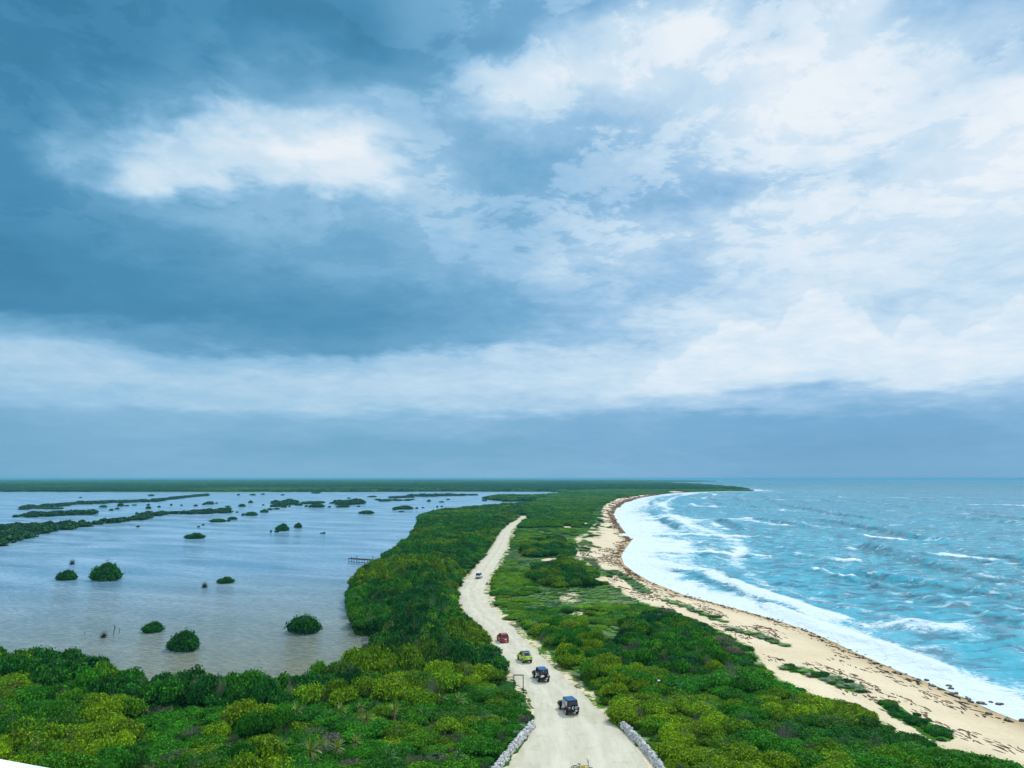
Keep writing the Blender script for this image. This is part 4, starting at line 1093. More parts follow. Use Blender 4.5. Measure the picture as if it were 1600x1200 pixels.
bank([(32,793),(60,791.5),(95,788.5),(130,785.5),(165,784),(200,783.2),(245,781.5),(275,777.5),(300,775),(325,773)], [(33,792),(60,790),(95,787),(130,784.5),(165,783),(200,782),(245,780.5),(275,776.5),(300,774),(324,772.5)], 3.0, 'very long thin sickle-shaped mangrove line across the far left lagoon', s=9, r=7)
bank([(50,794),(75,794.5),(92,794.5)], [(50,793),(75,793.6),(92,793.8)], 1.6, 'short thin spur under the left end of the sickle-shaped line', s=7, r=6)
bank([(430,787),(445,785.5),(460,784)], [(432,786),(446,784.5),(459,783)], 4.5, 'lumpy mangrove bank in the far middle of the lagoon', s=8, r=7)
bank([(527,785),(545,784.5),(567,783)], [(528,784),(546,783.5),(567,782)], 4.5, 'mangrove bank ending in a rounder clump right of the far middle', s=8, r=7)
bank([(472,786.5),(490,785.5),(502,785)], [(473,785.8),(490,784.9),(502,784.3)], 2.5, 'low mangrove line between the two far middle banks', s=9, r=7)
bank([(592,782),(615,781.5),(640,781)], [(592,781.4),(615,781),(640,780.5)], 2.0, 'thin low mangrove line in the far right of the lagoon', s=9, r=7)
bank([(612,777),(626,776.6),(640,776)], [(612,776),(626,775.6),(640,775)], 3.0, 'short mangrove row behind the thin low line', s=10, r=8)
bank([(637,776.5),(670,776),(705,775),(738,774)], [(637,771),(670,770),(705,769.8),(740,770.5)], 4.5, 'wide mangrove island close under the far shore', s=14, r=11)
bank([(526,785),(527,785)], [(526,784.5),(527,784.5)], 3, 'small round mangrove beside the rounder bank', s=8, r=6)

# dead shrubs and stakes in the water
def dead_shrub(u, v, wpx, hpx, label):
    x, y = P(u, v); w_ = wpx * y / F / 2; h = hpx * y / F
    o = obj('dead_shrub', twiggy[0], None, (x, y, -0.05), rng.uniform(0, 6), (w_ * 1.1, w_ * 1.1, h * 1.1)); o['tint'] = [0.05, 0.05, 0.045]
    tag(o, label, 'dead shrub')
dead_shrub(113, 882, 13, 10, 'leafless dark shrub standing in the water above the low mangrove')
dead_shrub(162, 996, 15, 11, 'leafless shrub in the near lagoon beside thin stakes')
dead_shrub(320, 918, 14, 11, 'small bare dead shrub left of the flat mangrove clump')
def stake(u, v, hpx, lean, label):
    x, y = P(u, v); h = hpx * y / F
    b = MB(); b.tube([(0, 0, -.4), (lean * h * .5, 0, h * .55), (lean * h, 0.02, h)], .05, 6, .035); b.tube([(lean * h * .5, 0, h * .5), (lean * h * .5 + .12, .05, h * .72)], .025, 5)
    o = b.build('wooden_stake', M_wood); o.location = (x, y, 0); tag(o, label, 'stake', 'stakes standing in the lagoon')
stake(177, 992, 13, .1, 'leaning stake nearest the leafless shrub in the near lagoon')
stake(180, 985, 8, -.2, 'stake behind the leaning one in the near lagoon')
stake(186, 990, 8, 0.05, 'thin upright stake right of the leaning one')
stake(132, 991, 4, .2, 'short stump of a stake far left of the other near stakes')
stake(195, 897, 8, .05, 'upright stake right of the large round mangrove')
stake(203, 895, 3, .2, 'stake stub right of the upright one by the large mangrove')
stake(560, 812, 6, 0.0, 'lone thin stake near the boat-shaped mangrove clump')
stake(640, 840, 6, 0.15, 'stake close to the mangrove shore above the pier')
stake(622, 844, 4, 0, 'short stake left of the one close to the shore')
stake(543, 809, 5, 0, 'thin stake in open water left of the right shore')

# ------------------------------------------------------------------ old pier
(px0, py0), (px1, py1) = P(547, 880), P(614, 885)
Lp_ = math.hypot(px1 - px0, py1 - py0); ang = math.atan2(py1 - py0, px1 - px0)
pier = empty('wooden_pier', (px0, py0, 0), ang, (1, 1, 1.35))
b = MB()
xx = 0.0
while xx < Lp_:
    wd = random.uniform(.14, .2)
    if random.random() > 0.06: b.box((xx, 0, 1.22 + random.uniform(-.02, .02)), (wd - .02, 1.6, .09))
    xx += wd
b.build('deck', M_wood, pier)
b = MB(); b.box((Lp_ / 2, -.6, 1.12), (Lp_, .1, .14)); b.box((Lp_ / 2, .6, 1.12), (Lp_, .1, .14)); b.build('beam', M_wood, pier)
b = MB(); b.box((Lp_ / 2, -.68, .42), (Lp_, .08, .13)); b.build('lower_beam', M_wood, pier)
hs_ = [1.5, 1.9, 1.25, 1.3, 2.1, 1.6, 2.2, 1.3, 2.0]
for k in range(9):
    for s_ in (-1, 1):
        b = MB(); hh = hs_[k] if s_ > 0 else 1.2; b.tube([(k * Lp_ / 8, s_ * .72, -.8), (k * Lp_ / 8 + random.uniform(-.05, .05), s_ * .72, hh)], .09, 7); b.build('post', M_wood, pier)
tag(pier, 'old dark wooden pier on posts reaching out from the mangrove shore', 'pier')

# ------------------------------------------------------------------ rubble walls beside the track
M_stone = mat('limestone_rubble', (0.50, 0.50, 0.50), 0.9, var=0.55, vscale=3.3)
def rubble_wall(line, label, hgt=0.72, flat_side=0):
    pts_ = np.array(line); s_ = np.concatenate([[0], np.cumsum(np.hypot(*np.diff(pts_, axis=0).T))]); V = []; Fq = []; off = 0
    t = 0.0
    for lay in range(4):
        for row in (-1, 0, 1):
            t = rng.uniform(0, .2)
            while t < s_[-1]:
                r = rng.uniform(.13, .26) * (1.0 - .1 * lay)
                if lay == 3 and rng.uniform() < .35: t += r * 1.5; continue
                px, py = np.interp(t, s_, pts_[:, 0]), np.interp(t, s_, pts_[:, 1])
                t2 = min(t + .1, s_[-1]); qx, qy = np.interp(t2, s_, pts_[:, 0]) - px, np.interp(t2, s_, pts_[:, 1]) - py; L = math.hypot(qx, qy) + 1e-9
                nx_, ny_ = -qy / L, qx / L; o_ = row * (.17 - .025 * lay) + rng.normal() * .04
                cv = ICO_V1.copy() * (1 + .22 * rng.normal(size=ICO_V1.shape)); cv *= (r * rng.uniform(.9, 1.3), r * rng.uniform(.8, 1.2), r * rng.uniform(.65, .95))
                a = rng.uniform(0, 6.28); cx_ = cv[:, 0] * math.cos(a) - cv[:, 1] * math.sin(a); cy_ = cv[:, 0] * math.sin(a) + cv[:, 1] * math.cos(a)
                zb = 1.25 if True else 0
                V.append(np.stack([cx_ + px + nx_ * o_, cy_ + py + ny_ * o_, cv[:, 2] + zb + .1 + lay * hgt / 4 + rng.normal() * .03], 1)); Fq.append(ICO_F1 + off); off += len(cv)
                t += r * 1.55
    o = mesh_np('stone_wall', np.concatenate(V), np.concatenate(Fq), [M_stone]); return tag(o, label, 'stone wall', 'rubble walls flanking the track')
ICO_V1, ICO_F1 = ico(1)
rubble_wall(walls_w[0], 'white rubble stone wall curving along the left side of the track')
rubble_wall(walls_w[1], 'white rubble stone wall curving along the right side of the track')

# ------------------------------------------------------------------ gate frame and posts by the track
gx, gy, gzv = PG(803, 1089)
g2x, g2y, _ = PG(817.5, 1089)
wd = math.hypot(g2x - gx, g2y - gy)
gate = empty('sign_frame', (gx, gy, gzv), math.atan2(g2y - gy, g2x - gx))
hh = 2.55
for k_ in (0, 1):
    b = MB(); b.box((k_ * wd, 0, hh / 2), (.10, .10, hh)); b.build('post', M_iron, gate)
b = MB(); b.box((wd / 2, 0, hh + .05), (wd + .10, .12, .10)); b.build('crossbar', M_iron, gate)
tag(gate, 'empty tall black rectangular frame of two posts and a crossbar at the track edge', 'frame')
def post(u, v, hpx, m_, label, cap=None, w_=.12):
    x, y, z = PG(u, v); h = hpx * y / F
    t = empty('marker_post', (x, y, z))
    b = MB(); b.box((0, 0, h / 2 - .1), (w_, w_, h + .2), bev=.015); b.build('shaft', m_, t)
    if cap: b = MB(); b.box((0, 0, h + .04), (w_ * 2.2, w_ * 2.2, .12), bev=.03); b.build('cap', cap, t)
    tag(t, label, 'post')
M_white = mat('white_paint', (0.75, 0.77, 0.78), 0.5)
M_pink = mat('faded_pink_paint', (0.6, 0.35, 0.28), 0.6)
post(1030, 1090, 24, M_wood, 'pale capped post rising from the scrub right of the track', M_white, .14)
post(780, 1032, 11, M_pink, 'thin faded pink post at the left edge of the track by the green car', None, .12)

# ------------------------------------------------------------------ vehicles
M_glass = mat('dark_glass', (0.01, 0.012, 0.015), 0.06, 0.6)
M_tyre = mat('tyre_rubber', (0.015, 0.015, 0.015), 0.8)
M_rim = mat('alloy_rim', (0.45, 0.45, 0.46), 0.35, metal=0.7)
M_plate = mat('plate_white', (0.8, 0.8, 0.8), 0.5)
M_tail = mat('tail_lamp_red', (0.35, 0.01, 0.01), 0.2, 0.6)
M_black = mat('black_plastic', (0.012, 0.012, 0.014), 0.5)
def paint(name, c): return mat(name, c, 0.28, 0.5, coat=0.6)
P_red = paint('red_paint', (0.42, 0.008, 0.03)); P_lime = paint('lime_paint', (0.42, 0.62, 0.01)); P_whitep = paint('white_car_paint', (0.86, 0.88, 0.92))
P_navy = paint('navy_paint', (0.008, 0.012, 0.025)); M_blue = mat('blue_soft_top', (0.006, 0.085, 0.24), 0.6, var=.3, vscale=2); P_silver = paint('silver_paint_and_reflection', (0.42, 0.47, 0.52))
def wheel(parent, x, y, r, w_=.22):
    b = MB(); b.cyl((x, y, r), (1, 0, 0), r, w_, 24); ty = b.build('wheel', M_tyre, parent)
    sgn = 1 if x > 0 else -1
    b = MB(); b.cyl((x + sgn * (w_ / 2 + .004), y, r), (1, 0, 0), r * .62, .03, 20)
    for k in range(5):
        a = k * 1.2566; b.box((x + sgn * (w_ / 2 + .022), y + math.cos(a) * r * .3, r + math.sin(a) * r * .3), (.02, r * .5 if abs(math.cos(a)) > .5 else .07, .07 if abs(math.cos(a)) > .5 else r * .5))
    b.build('rim', M_rim, ty)
def place(root, u, v, yaw, sc=(.85, .85, .88)):
    x, y, z = PG(u, v); root.location = (x, y, z + 0.09); root.rotation_euler = (0, 0, R(yaw)); root.scale = sc
def jeep(u, v, yaw, label, style):
    """open 4x4, forward is +y"""
    t = empty('off_road_car', (0, 0, 0)); t['label'] = label; t['category'] = 'car'
    b = MB()
    b.prism([(-1.85, .5), (-1.85, 1.12), (.55, 1.14), (.75, 1.12), (1.85, 1.02), (1.9, .95), (1.9, .5)], -.76, .76)
    b.build('body', P_navy, t)
    for s_ in (-1, 1):
        b = MB(); b.prism([(-1.75, .62), (-1.62, .88), (-1.0, .88), (-.8, .6), (-.86, .57), (-1.05, .8), (-1.58, .8), (-1.69, .6)], s_ * .77 if s_ > 0 else -.98, .98 if s_ > 0 else -.77); b.build('fender', M_black, t)
        b = MB(); b.prism([(.75, .6), (.9, .92), (1.6, .92), (1.85, .72), (1.8, .66), (1.55, .84), (.95, .84), (.82, .57)], s_ * .77 if s_ > 0 else -.98, .98 if s_ > 0 else -.77); b.build('fender', M_black, t)
    b = MB(); b.prism([(-1.84, 1.12), (-1.68, 1.80), (.28, 1.80), (.56, 1.14)], -.74, .74, lambda y, z: (z - 1.12) * .10); b.build('cabin', M_black, t)
    b = MB(); b.box((0, -.70, 1.825), (1.36, 2.04, .05), bev=.02); b.build('soft_top' if style == 0 else 'roof', M_blue, t)
    b = MB(); b.quadp([(-.62, -1.832, 1.17), (.62, -1.832, 1.17), (.56, -1.70, 1.73), (-.56, -1.70, 1.73)]); b.build('rear_window', M_glass, t)
    for s_ in (-1, 1):
        for (ya, yb) in ((-1.6, -.72), (-.62, .28)):
            b = MB(); p_ = [(s_ * .755, ya, 1.18), (s_ * .755, yb + (.1 if yb > 0 else 0), 1.18), (s_ * .70, yb, 1.70), (s_ * .70, ya + (.06 if ya < -1 else 0), 1.70)]
            b.quadp(p_ if s_ > 0 else p_[::-1]); b.build('side_window', P_silver if (style == 0 and s_ < 0) else M_glass, t)  # silver left panes: sky reflection painted in as colour
        b = MB(); b.box((s_ * .768, -.18, .86), (.02, .86, .46), bev=.008); d_ = b.build('door', P_silver if s_ < 0 else P_navy, t)
        b = MB(); b.box((s_ * .79, -.5, 1.0), (.03, .14, .035)); b.build('handle', M_black, d_)
        b = MB(); b.box((s_ * .95, .35, 1.25), (.22, .08, .17), bev=.02); b.build('mirror', M_black, t)
        b = MB(); b.box((s_ * .66, -1.865, .95), (.16, .05, .24), bev=.01); b.build('tail_light', M_tail, t)
        b = MB(); b.cyl((s_ * .52, 1.915, .84), (0, 1, 0), .11, .04, 16); b.build('headlight', M_plate, t)
    b = MB(); b.box((0, -1.98, .52), (1.6, .16, .2), bev=.03); b.build('rear_bumper', M_black, t)
    b = MB(); b.box((0, 2.02, .52), (1.6, .16, .2), bev=.03); b.build('front_bumper', M_black, t)
    b = MB(); b.cyl((.12, -1.99, 1.0), (0, 1, 0), .37, .22, 28); sp = b.build('spare_wheel', M_tyre, t)
    if style == 0:
        def ring(cx, a0, a1, m_, r0=.10, r1=.17):
            b = MB(); n = 18
            for k in range(n):
                a = a0 + (a1 - a0) * k / n; c_ = a0 + (a1 - a0) * (k + 1) / n
                b.quadp([(cx + r1 * math.cos(a), -2.112, 1.0 + r1 * math.sin(a)), (cx + r1 * math.cos(c_), -2.112, 1.0 + r1 * math.sin(c_)), (cx + r0 * math.cos(c_), -2.112, 1.0 + r0 * math.sin(c_)), (cx + r0 * math.cos(a), -2.112, 1.0 + r0 * math.sin(a))], .006)
            return b.build('emblem', m_, sp)
        M_cy = mat('pale_cyan', (0.35, 0.7, 0.75), 0.5)
        # white letters C and O on the spare cover
        ring(-.08, R(50), R(310), M_plate); ring(.32, 0, R(360), M_cy); 
        b = MB(); b.box((-.5, -1.875, 1.0), (.2, .03, .16)); b.build('lamp_panel', P_silver, t)
        b = MB(); b.box((.60, -1.875, 1.02), (.13, .03, .18), Matrix.Rotation(R(30), 3, 'Y')); b.build('decal', M_plate, t)
    else:
        for cx, ww in ((-.36, .5), (.48, .36)):
            b = MB(); b.box((cx, -2.115 if abs(cx) < .4 else -1.88, 1.02), (ww, .03, .24)); b.build('decal', M_plate, t)
        b = MB(); b.box((-.02, -1.885, .80), (1.28, .03, .06)); b.build('trim_strip', M_plate, t)
        b = MB(); b.cyl((-.1, -1.80, 1.66), (0, 1, 0), .06, .1, 12); b.build('brake_light', mat('violet_lamp', (0.45, 0.35, 0.9), 0.3), t)
    b = MB(); b.box((.34, -2.07, .62), (.34, .02, .15)); b.build('number_plate', M_plate, t)
    for s_ in (-1, 1):
        wheel(t, s_ * .78, -1.3, .37); wheel(t, s_ * .78, 1.25, .37)
    place(t, u, v, yaw); return t
def saloon(u, v, yaw, label, pc, style):
    """small car, forward +y; style: hatch, coupe, suv"""
    t = empty('parked_car' if False else 'car', (0, 0, 0)); t['label'] = label; t['category'] = 'car'
    if style == 'suv': low = [(-2.2, .38), (-2.24, .95), (-1.3, 1.05), (.9, 1.03), (1.9, .93), (2.2, .72), (2.22, .38)]; cab = [(-2.18, 1.0), (-1.98, 1.70), (-.2, 1.76), (.25, 1.66), (1.05, 1.02)]; W = .90
    elif style == 'coupe': low = [(-1.95, .32), (-2.0, .62), (-1.85, .84), (-1.3, .94), (.7, .92), (1.6, .82), (1.98, .58), (2.0, .32)]; cab = [(-1.55, .90), (-.95, 1.28), (-.35, 1.40), (.15, 1.34), (.85, .92)]; W = .84
    else: low = [(-1.75, .34), (-1.8, .88), (-1.5, .94), (.8, .92), (1.5, .8), (1.75, .6), (1.78, .34)]; cab = [(-1.72, .9), (-1.38, 1.38), (-.4, 1.47), (.1, 1.40), (.85, .92)]; W = .82
    b = MB(); b.prism(low, -W, W, lambda y, z: .05 * (z > .8) + .04 * (abs(y) > 1.7)); bmesh.ops.bevel(b.bm, geom=[e for e in b.bm.edges], offset=.035, segments=2, affect='EDGES'); b.build('body', pc, t, True)
    zt = max(z for _, z in cab); z0 = cab[0][1]
    ins = lambda y, z: .04 + (z - z0) * .26
    b = MB(); b.prism(cab, -W + .02, W - .02, ins); b.build('cabin', M_glass, t)
    y0_, y1_ = cab[1][0], cab[-2][0]
    b = MB(); b.prism([(y0_ - .04, cab[1][1]), (y0_, cab[1][1] + .035), (cab[2][0], cab[2][1] + .03), (y1_, cab[-2][1] + .035), (y1_ + .05, cab[-2][1])], -W + .02 + ins(0, zt) - .03, W - .02 - ins(0, zt) + .03)
    b.build('roof', pc if style != 'coupe' else P_navy, t)
    for s_ in (-1, 1):
        for (ya, yb) in ((cab[0], cab[1]), (cab[-1], cab[-2])):
            b = MB(); xa = W - .02 - ins(0, ya[1]); xb = W - .02 - ins(0, yb[1]); b.tube([(s_ * xa, ya[0], ya[1]), (s_ * xb, yb[0], yb[1] + .01)], .045, 6); b.build('pillar', pc, t)
        b = MB(); b.tube([(s_ * (W - .02 - ins(0, 1.0)), -.35, z0), (s_ * (W - .02 - ins(0, zt)), -.3, zt)], .035, 6); b.build('pillar', pc, t)
        b = MB(); b.box((s_ * (W + .1), cab[-1][0] - .2, z0 + .08), (.2, .1, .13), bev=.02); b.build('mirror', pc, t)
        yr = low[1][0]; b = MB(); b.box((s_ * (W - .16), yr + .02, z0 - .14), (.22, .08, .16 if style != 'coupe' else .11), bev=.02); b.build('tail_light', M_tail, t)
        b = MB(); b.box((s_ * (W - .2), low[-2][0] - .1, .66), (.28, .2, .14), bev=.03); b.build('headlight', M_plate, t)
        b = MB(); b.box((s_ * (W - .005), -.05, .66), (.022, 1.05, .42), bev=.01); d_ = b.build('door', pc, t)
        b = MB(); b.box((s_ * (W + .012), -.42, .78), (.03, .16, .03)); b.build('handle', M_black, d_)
    yr = low[0][0]
    b = MB(); b.box((0, yr - .04, .40), (1.5, .14, .18), bev=.03); b.build('rear_bumper', M_black if style != 'hatch' else pc, t)
    b = MB(); b.box((.1, yr - .06 if style != 'suv' else yr - .03, .62), (.38, .03, .15)); b.build('number_plate', M_plate if style != 'suv' else mat('teal_plate', (0.1, 0.4, 0.45), .5), t)
    if style == 'coupe':
        b = MB(); b.box((0, cab[0][0] - .28, .965), (1.4, .16, .05), bev=.015); b.build('spoiler', pc, t)
        fr_ = [((-.60, -1.56, .91), (-.47, -.98, 1.27)), ((.60, -1.56, .91), (.47, -.98, 1.27)), ((-.47, -.98, 1.285), (.47, -.98, 1.285))]
        for q0, q1 in fr_:
            b = MB(); b.tube([q0, q1], .045, 6); b.build('window_frame', P_silver, t)
    for s_ in (-1, 1):
        wheel(t, s_ * (W - .1), low[1][0] + .62, .32); wheel(t, s_ * (W - .1), low[-2][0] - .62, .32)
    place(t, u, v, yaw, {'hatch': (.84, .84, .95), 'coupe': (.82, .82, 1.05), 'suv': (.74, .74, .9)}[style]); return t
jeep(888, 1113, 16, 'dark off-road car with blue roof and spare wheel, nearest of the five cars', 0)
jeep(845, 1063, 15, 'dark off-road car with blue roof and white tailgate marks, second nearest', 1)
saloon(819.5, 1034, 18, 'bright lime green coupe with dark roof driving away up the track', P_lime, 'coupe')
saloon(785.5, 1003, 16, 'dark red hatchback with a white number plate on the track', P_red, 'hatch')
saloon(748.5, 904, -9, 'white off-road wagon farthest up the sandy track', P_whitep, 'suv')

# ------------------------------------------------------------------ bicycle at the bottom edge
bx, by, bz = PG(912, 1213)
bike = empty('bicycle', (bx, by, bz + .08), R(-4))
def torus_pts(cx, cz, r, a0=0, a1=360, n=28, y=0): return [(cx + r * math.cos(R(a0 + (a1 - a0) * k / n)), y, cz + r * math.sin(R(a0 + (a1 - a0) * k / n))) for k in range(n + 1)]
for cx in (-.75, .62):
    b = MB(); b.tube(torus_pts(cx, .36, .34), .03, 6)
    wh = b.build('wheel', M_tyre, bike)
    b = MB()
    for k in range(10): b.tube([(cx, 0, .36), (cx + .33 * math.cos(k * .628), 0, .36 + .33 * math.sin(k * .628))], .006, 4)
    b.build('spokes', M_rim, wh)
b = MB(); b.tube(torus_pts(-.75, .36, .47, 10, 165), .035, 6); b.build('mudguard', M_black, bike)
b = MB()
for a, c_ in (((-.75, 0, .36), (-.2, 0, .32)), ((-.2, 0, .32), (-.38, 0, .9)), ((-.38, 0, .82), (.4, 0, .86)), ((-.2, 0, .32), (.42, 0, .78)), ((-.75, 0, .36), (-.36, 0, .8))): b.tube([a, c_], .025, 6)
b.build('frame', mat('bronze_paint', (0.18, 0.13, 0.02), .4), bike)
b = MB(); b.tube([(.62, .06, .36), (.46, .04, .8), (.42, 0, 1.05)], .022, 6); b.tube([(.62, -.06, .36), (.46, -.04, .8), (.42, 0, 1.05)], .022, 6); b.build('fork', M_black, bike)
b = MB(); b.tube([(.42, 0, 1.0), (.40, 0, 1.2)], .025, 6); b.tube([(.32, -.30, 1.26), (.42, -.12, 1.18), (.42, .12, 1.18), (.32, .30, 1.34)], .02, 6); b.tube([(.42, .1, 1.18), (.56, .16, 1.3)], .014, 5); b.build('handlebar', M_black, bike)
b = MB(); b.box((-.40, 0, .97), (.3, .16, .07), bev=.03, taper=(.8, .8)); b.build('saddle', mat('brown_saddle', (0.12, 0.06, 0.02), .6), bike)
b = MB(); b.box((-.05, 0, .72), (.42, .16, .26), bev=.04); b.build('bag', mat('yellow_bag', (0.55, 0.42, 0.04), .7), bike)
tag(bike, 'dark bicycle with yellow frame bag standing on the track at the bottom edge', 'bicycle')

# ------------------------------------------------------------------ short palms in the near scrub
M_frond = foliage_mat('palm_fronds', 0.3, 0.35); M_deadf = mat('dead_fronds', (0.30, 0.23, 0.13), .9, var=.35)
def strap_mesh(name, n, l, e0, e1, m_, droop, wd=.05, z0=1.0):
    V = []; Q = []; L = []; off = 0
    for k in range(n):
        a = rng.uniform(0, 6.28); e = R(rng.uniform(e0, e1)); d = np.array([math.cos(a) * math.cos(e), math.sin(a) * math.cos(e), math.sin(e)]); s = np.array([-math.sin(a), math.cos(a), 0]); p = np.array([0, 0, z0]) + d * .06
        ll = l * rng.uniform(.7, 1.15); lv = rng.uniform()
        for j in range(6):
            w_ = wd * (1.0 - abs(j / 5 - .35) * 1.1); V += [p - s * w_, p + s * w_ + np.array([0, 0, .01])]; L += [lv, lv]
            if j: b = off + 2 * j; Q.append([b - 2, b - 1, b + 1, b])
            d = d + np.array([0, 0, -droop]); d /= np.linalg.norm(d); p = p + d * ll / 5
        off += 12
    return mesh_mixed(name, np.array(V), np.array(Q), np.array(L), [m_])
fronds = [strap_mesh('fronds', 46, 1.25, 5, 80, M_frond, .16) for _ in range(2)]
deadf = strap_mesh('dead_fronds', 26, 1.05, -50, 5, M_deadf, .35)
b = MB(); b.tube([(0, 0, -.3), (.04, .02, .5), (0, 0, 1.0)], .11, 8, .08); TR = b.mesh('trunk', M_bark)
palms = [(562,1118,'thin short palm between scrub mounds left of its near twin'),(584,1116,'short palm with yellow-tipped leaves right of its thin twin'),(606,1104,'short palm with pale hanging leaves by a dark hollow'),
         (532,1124,'squat palm with dead leaves on the edge of the shrub band'),(545,1146,'low palm with drooping yellow leaves in the open scrub'),(572,1142,'small palm with upright leaves beside a dark gap'),
         (616,1130,'dark-headed small palm below the shrub band'),(662,1134,'leaning palm with pale leaf tips in mid scrub'),(688,1106,'palm with grey dead leaves on the shrub band'),
         (432,1184,'palm with orange dead leaves, leftmost of the near scrub palms'),(484,1196,'sprawling palm with yellow dead leaves near the bottom edge'),(500,1182,'palm with white stalks amid the near cluster'),
         (526,1186,'upright-leaved palm at the right of the near cluster'),(556,1176,'palm under a yellow tuft right of the near cluster'),(606,1205,'palm cut by the bottom edge of the photo'),(716,1112,'small dark palm toward the track above the near scrub'),
         (463,1128,'pale-leaved small palm at the foot of the shrub band'),(716,1196,'palm at the bottom near the left rubble wall')]
for u_, v_, l_ in palms:
    x, y, z = PG(u_, v_); t = empty('palm', (x, y, z), rng.uniform(0, 6.28), (1.05,) * 3); s_ = rng.uniform(.62, .95); t.scale = (s_, s_, s_ * rng.uniform(1.1, 1.4))
    f_ = obj('fronds', fronds[rng.integers(0, 2)], t); f_['tint'] = [0.16, 0.25, 0.015] if rng.uniform() < .6 else [0.04, 0.16, 0.02]
    obj('dead_fronds', deadf, t); obj('trunk', TR, t); tag(t, l_, 'palm', 'short palms in the near scrub')

# ------------------------------------------------------------------ beach: rocks, seaweed, driftwood
M_rock = mat('wet_dark_rock', (0.045, 0.045, 0.05), 0.45, var=.5, vscale=2)
cp = np.array([P(u, v) for u, v in coast_px[:24]]); cs_ = np.concatenate([[0], np.cumsum(np.hypot(*np.diff(cp, axis=0).T))])
def along(t): return np.interp(t, cs_, cp[:, 0]), np.interp(t, cs_, cp[:, 1])
rock_me = []
for k in range(4):
    v_ = ico(2)[0]; v_ = v_ * (1 + .16 * rng.normal(size=(len(v_), 1)) + .06 * rng.normal(size=v_.shape)); rock_me.append(mesh_np('rock', v_ * (1, 1, .6), ICO_F, [M_rock], link=False))
Lr = cs_[12]
for k in range(170):
    t = -4 + (rng.uniform() ** 1.15) * 115
    x, y = along(max(t, 0)); y += min(t, 0); off_ = rng.normal() * 1.1 + .2; sz = rng.uniform(.09, .27) * (1.4 if t < 25 else 0.8)
    if k < 12: off_ = rng.uniform(1.5, 4.5)
    o = obj('rock', rock_me[k % 4], None, (x + off_, y, max(gz(x + off_, y), -.15) + sz * .15), rng.uniform(0, 6), (sz * rng.uniform(.9, 1.6), sz * rng.uniform(.8, 1.6), sz))
    big_ = sz > .3
    l_ = ('larger dark wet rock at the waterline' if big_ else ('small dark rock washed by foam off the beach' if off_ > 1.4 else 'small dark wet rock in the line along the beach edge'))
    tag(o, l_, 'rock', 'dark rocks along the waterline: ' + l_[:10])
# flattened dark clumps of seaweed and bits of wood, too many to count
def debris(name, n, mat_, fn, w_, l_, h_):
    V = []; Fq = []; off = 0
    for k in range(n):
        x, y, a, s = fn(k); z = max(gz(x, y), 0.02) if n < 10 else None
        V.append((x, y, a, s))
    A = np.array(V); Zg = np.maximum(ground_z(A[:, 0], A[:, 1]), 0.02); VV = []
    for (x, y, a, s), z in zip(A, Zg):
        cv = ICO_V1 * (1 + .3 * rng.normal(size=ICO_V1.shape)); cv = cv * (w_ * s * rng.uniform(.7, 1.3), l_ * s * rng.uniform(.6, 1.6), h_ * s)
        c_, s__ = math.cos(a), math.sin(a)
        VV.append(np.stack([cv[:, 0] * c_ - cv[:, 1] * s__ + x, cv[:, 0] * s__ + cv[:, 1] * c_ + y, cv[:, 2] + z], 1)); Fq.append(ICO_F1 + off); off += len(cv)
    return tag(mesh_np(name, np.concatenate(VV), np.concatenate(Fq), [mat_]), kind='stuff')
M_weed = mat('dry_seaweed', (0.16, 0.075, 0.03), .95, var=.4, vscale=.6)
M_weedd = mat('dark_seaweed', (0.03, 0.02, 0.018), .9, var=.4, vscale=.6)
M_drift = mat('driftwood', (0.13, 0.075, 0.04), .9, var=.5, vscale=.4)
def tangent(t):
    a = along(t); b_ = along(t + 1.0); return math.atan2(b_[1] - a[1], b_[0] - a[0])
def fw(k):            # wrack line just above the wash
    t = rng.uniform(0, cs_[-2]); x, y = along(t); a = tangent(t); o_ = abs(rng.normal(.9, .8)) + .4 * math.sin(t * .35); f = 1 + t / 600
    return x - math.sin(a) * o_ * f, y + math.cos(a) * o_ * f, a - math.pi / 2 + rng.normal() * .3, rng.uniform(.6, 1.3) * f
debris('seaweed_wrack', 2600, M_weedd, fw, .16, .6, .07)
def fb(k):            # thick brown seaweed in the bay
    t = cs_[9] + (cs_[21] - cs_[9]) * rng.uniform() ** 1.3; x, y = along(t); a = tangent(t); f = 1 + (y - 200) / 260; o_ = rng.uniform(0.2, 3.5) * f * (0.6 + .5 * math.sin(t * .11))
    return x - math.sin(a) * o_, y + math.cos(a) * o_, a - math.pi / 2 + rng.normal() * .4, rng.uniform(.8, 1.8) * f
debris('seaweed_bank', 480, M_weed, fb, .28, .9, .12)
def fd(k):            # driftwood and scraps over the dry sand
    while True:
        t = rng.uniform(-10, cs_[13]); x, y = along(max(t, 0)); y += min(t, 0); a = tangent(max(t, 0)); o_ = rng.uniform(2.5, 19); f = 1 + max(t, 0) / 500
        x2, y2 = x - math.sin(a) * o_, y + math.cos(a) * o_
        if fbm(np.array([x2]), np.array([y2 * .5]), 5, 301, 2)[0] > .45 and inside(np.array([x2]), np.array([y2]), beach_poly)[0]: break
    return x2, y2, a - math.pi / 2 + rng.normal() * .35, rng.uniform(.4, 1.2) * f
debris('driftwood_scraps', 2200, M_drift, fd, .15, .6, .07)

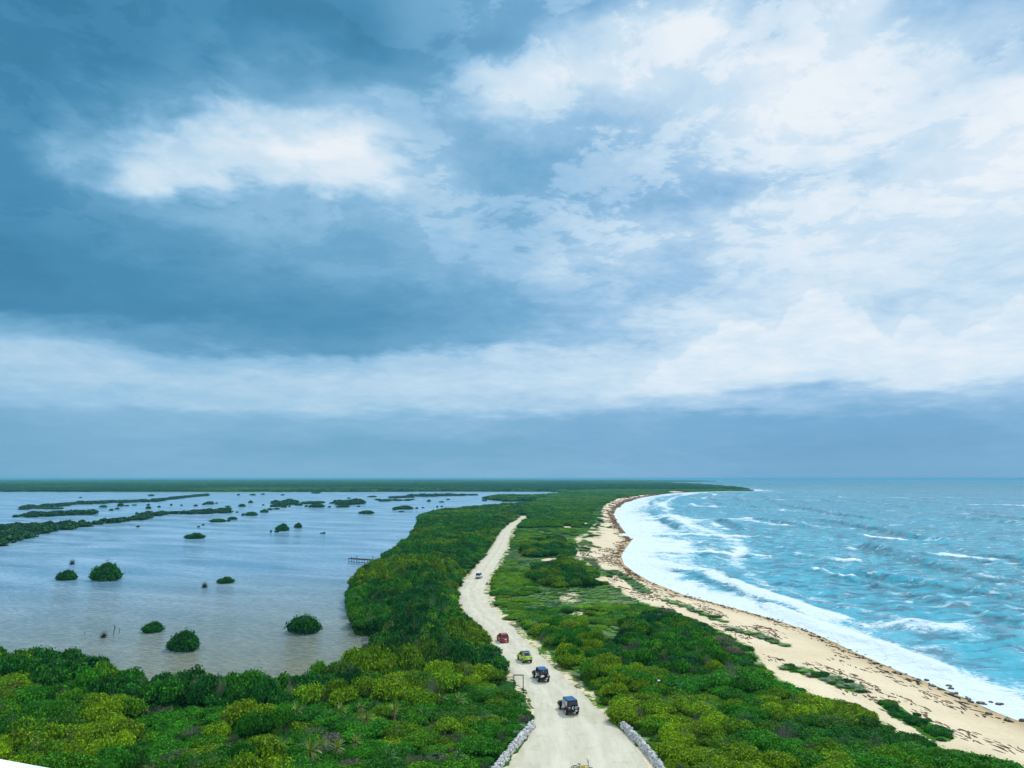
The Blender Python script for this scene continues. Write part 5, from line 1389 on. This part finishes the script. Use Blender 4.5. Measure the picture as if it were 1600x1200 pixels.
# ------------------------------------------------------------------ lighthouse under the camera
M_lh = mat('lighthouse_white', (0.74, 0.76, 0.78), .6, var=.12)
ZD = CAM_H - 1.55
(ax, ay), (bx2, by2) = P(0, 1186, ZD), P(80, 1200.5, ZD)
ex, ey = (bx2 - ax), (by2 - ay); L = math.hypot(ex, ey); ex /= L; ey /= L
a0 = (ax - ex * 1.2, ay - ey * 1.2); a1 = (ax + ex * 3.4, ay + ey * 3.4)
deck = [a0, a1, (2.6, 1.6), (3.2, -1.5), (1.6, -4.2), (-2.0, -5.0), (-5.0, -3.6), (-6.0, 0.0), (-5.6, 3.2)]
lh = empty('lighthouse', (-1.2, -.6, 0))
def ring_solid(poly, z0, z1, name, s0=1.0, s1=1.0):
    bm = bmesh.new(); cx, cy = -1.2, -.6
    A = [bm.verts.new(((x - cx) * s0, (y - cy) * s0, z0)) for x, y in poly]; B_ = [bm.verts.new(((x - cx) * s1, (y - cy) * s1, z1)) for x, y in poly]
    bm.faces.new(A[::-1]); bm.faces.new(B_); n = len(poly)
    for i_ in range(n): bm.faces.new((A[i_], A[(i_ + 1) % n], B_[(i_ + 1) % n], B_[i_]))
    bmesh.ops.recalc_face_normals(bm, faces=bm.faces); me = bpy.data.meshes.new(name); bm.to_mesh(me); bm.free(); me.materials.append(M_lh); return obj(name, me, lh)
ring_solid(deck[::-1], ZD - .35, ZD, 'gallery_slab')
ring_solid(deck[::-1], 0.8, ZD - .352, 'tower_shaft', .82, .66)
tag(lh, 'white painted gallery ledge of the lighthouse at the bottom left corner', 'lighthouse')

# ------------------------------------------------------------------ haze
mh = bpy.data.materials.new('haze'); mh.use_nodes = True; T = NT(mh.node_tree); T.n.clear()
pv = T.new('ShaderNodeVolumePrincipled'); pv.inputs['Density'].default_value = 1.15e-4; pv.inputs['Color'].default_value = (0.20, 0.62, 0.86, 1); pv.inputs['Anisotropy'].default_value = 0.0
oo = T.new('ShaderNodeOutputMaterial'); T.l.new(pv.outputs[0], oo.inputs['Volume'])
b = MB(); b.box((0, 15400, 13.5), (84000, 33400, 35)); hz = b.build('haze', mh); tag(hz, kind='stuff')
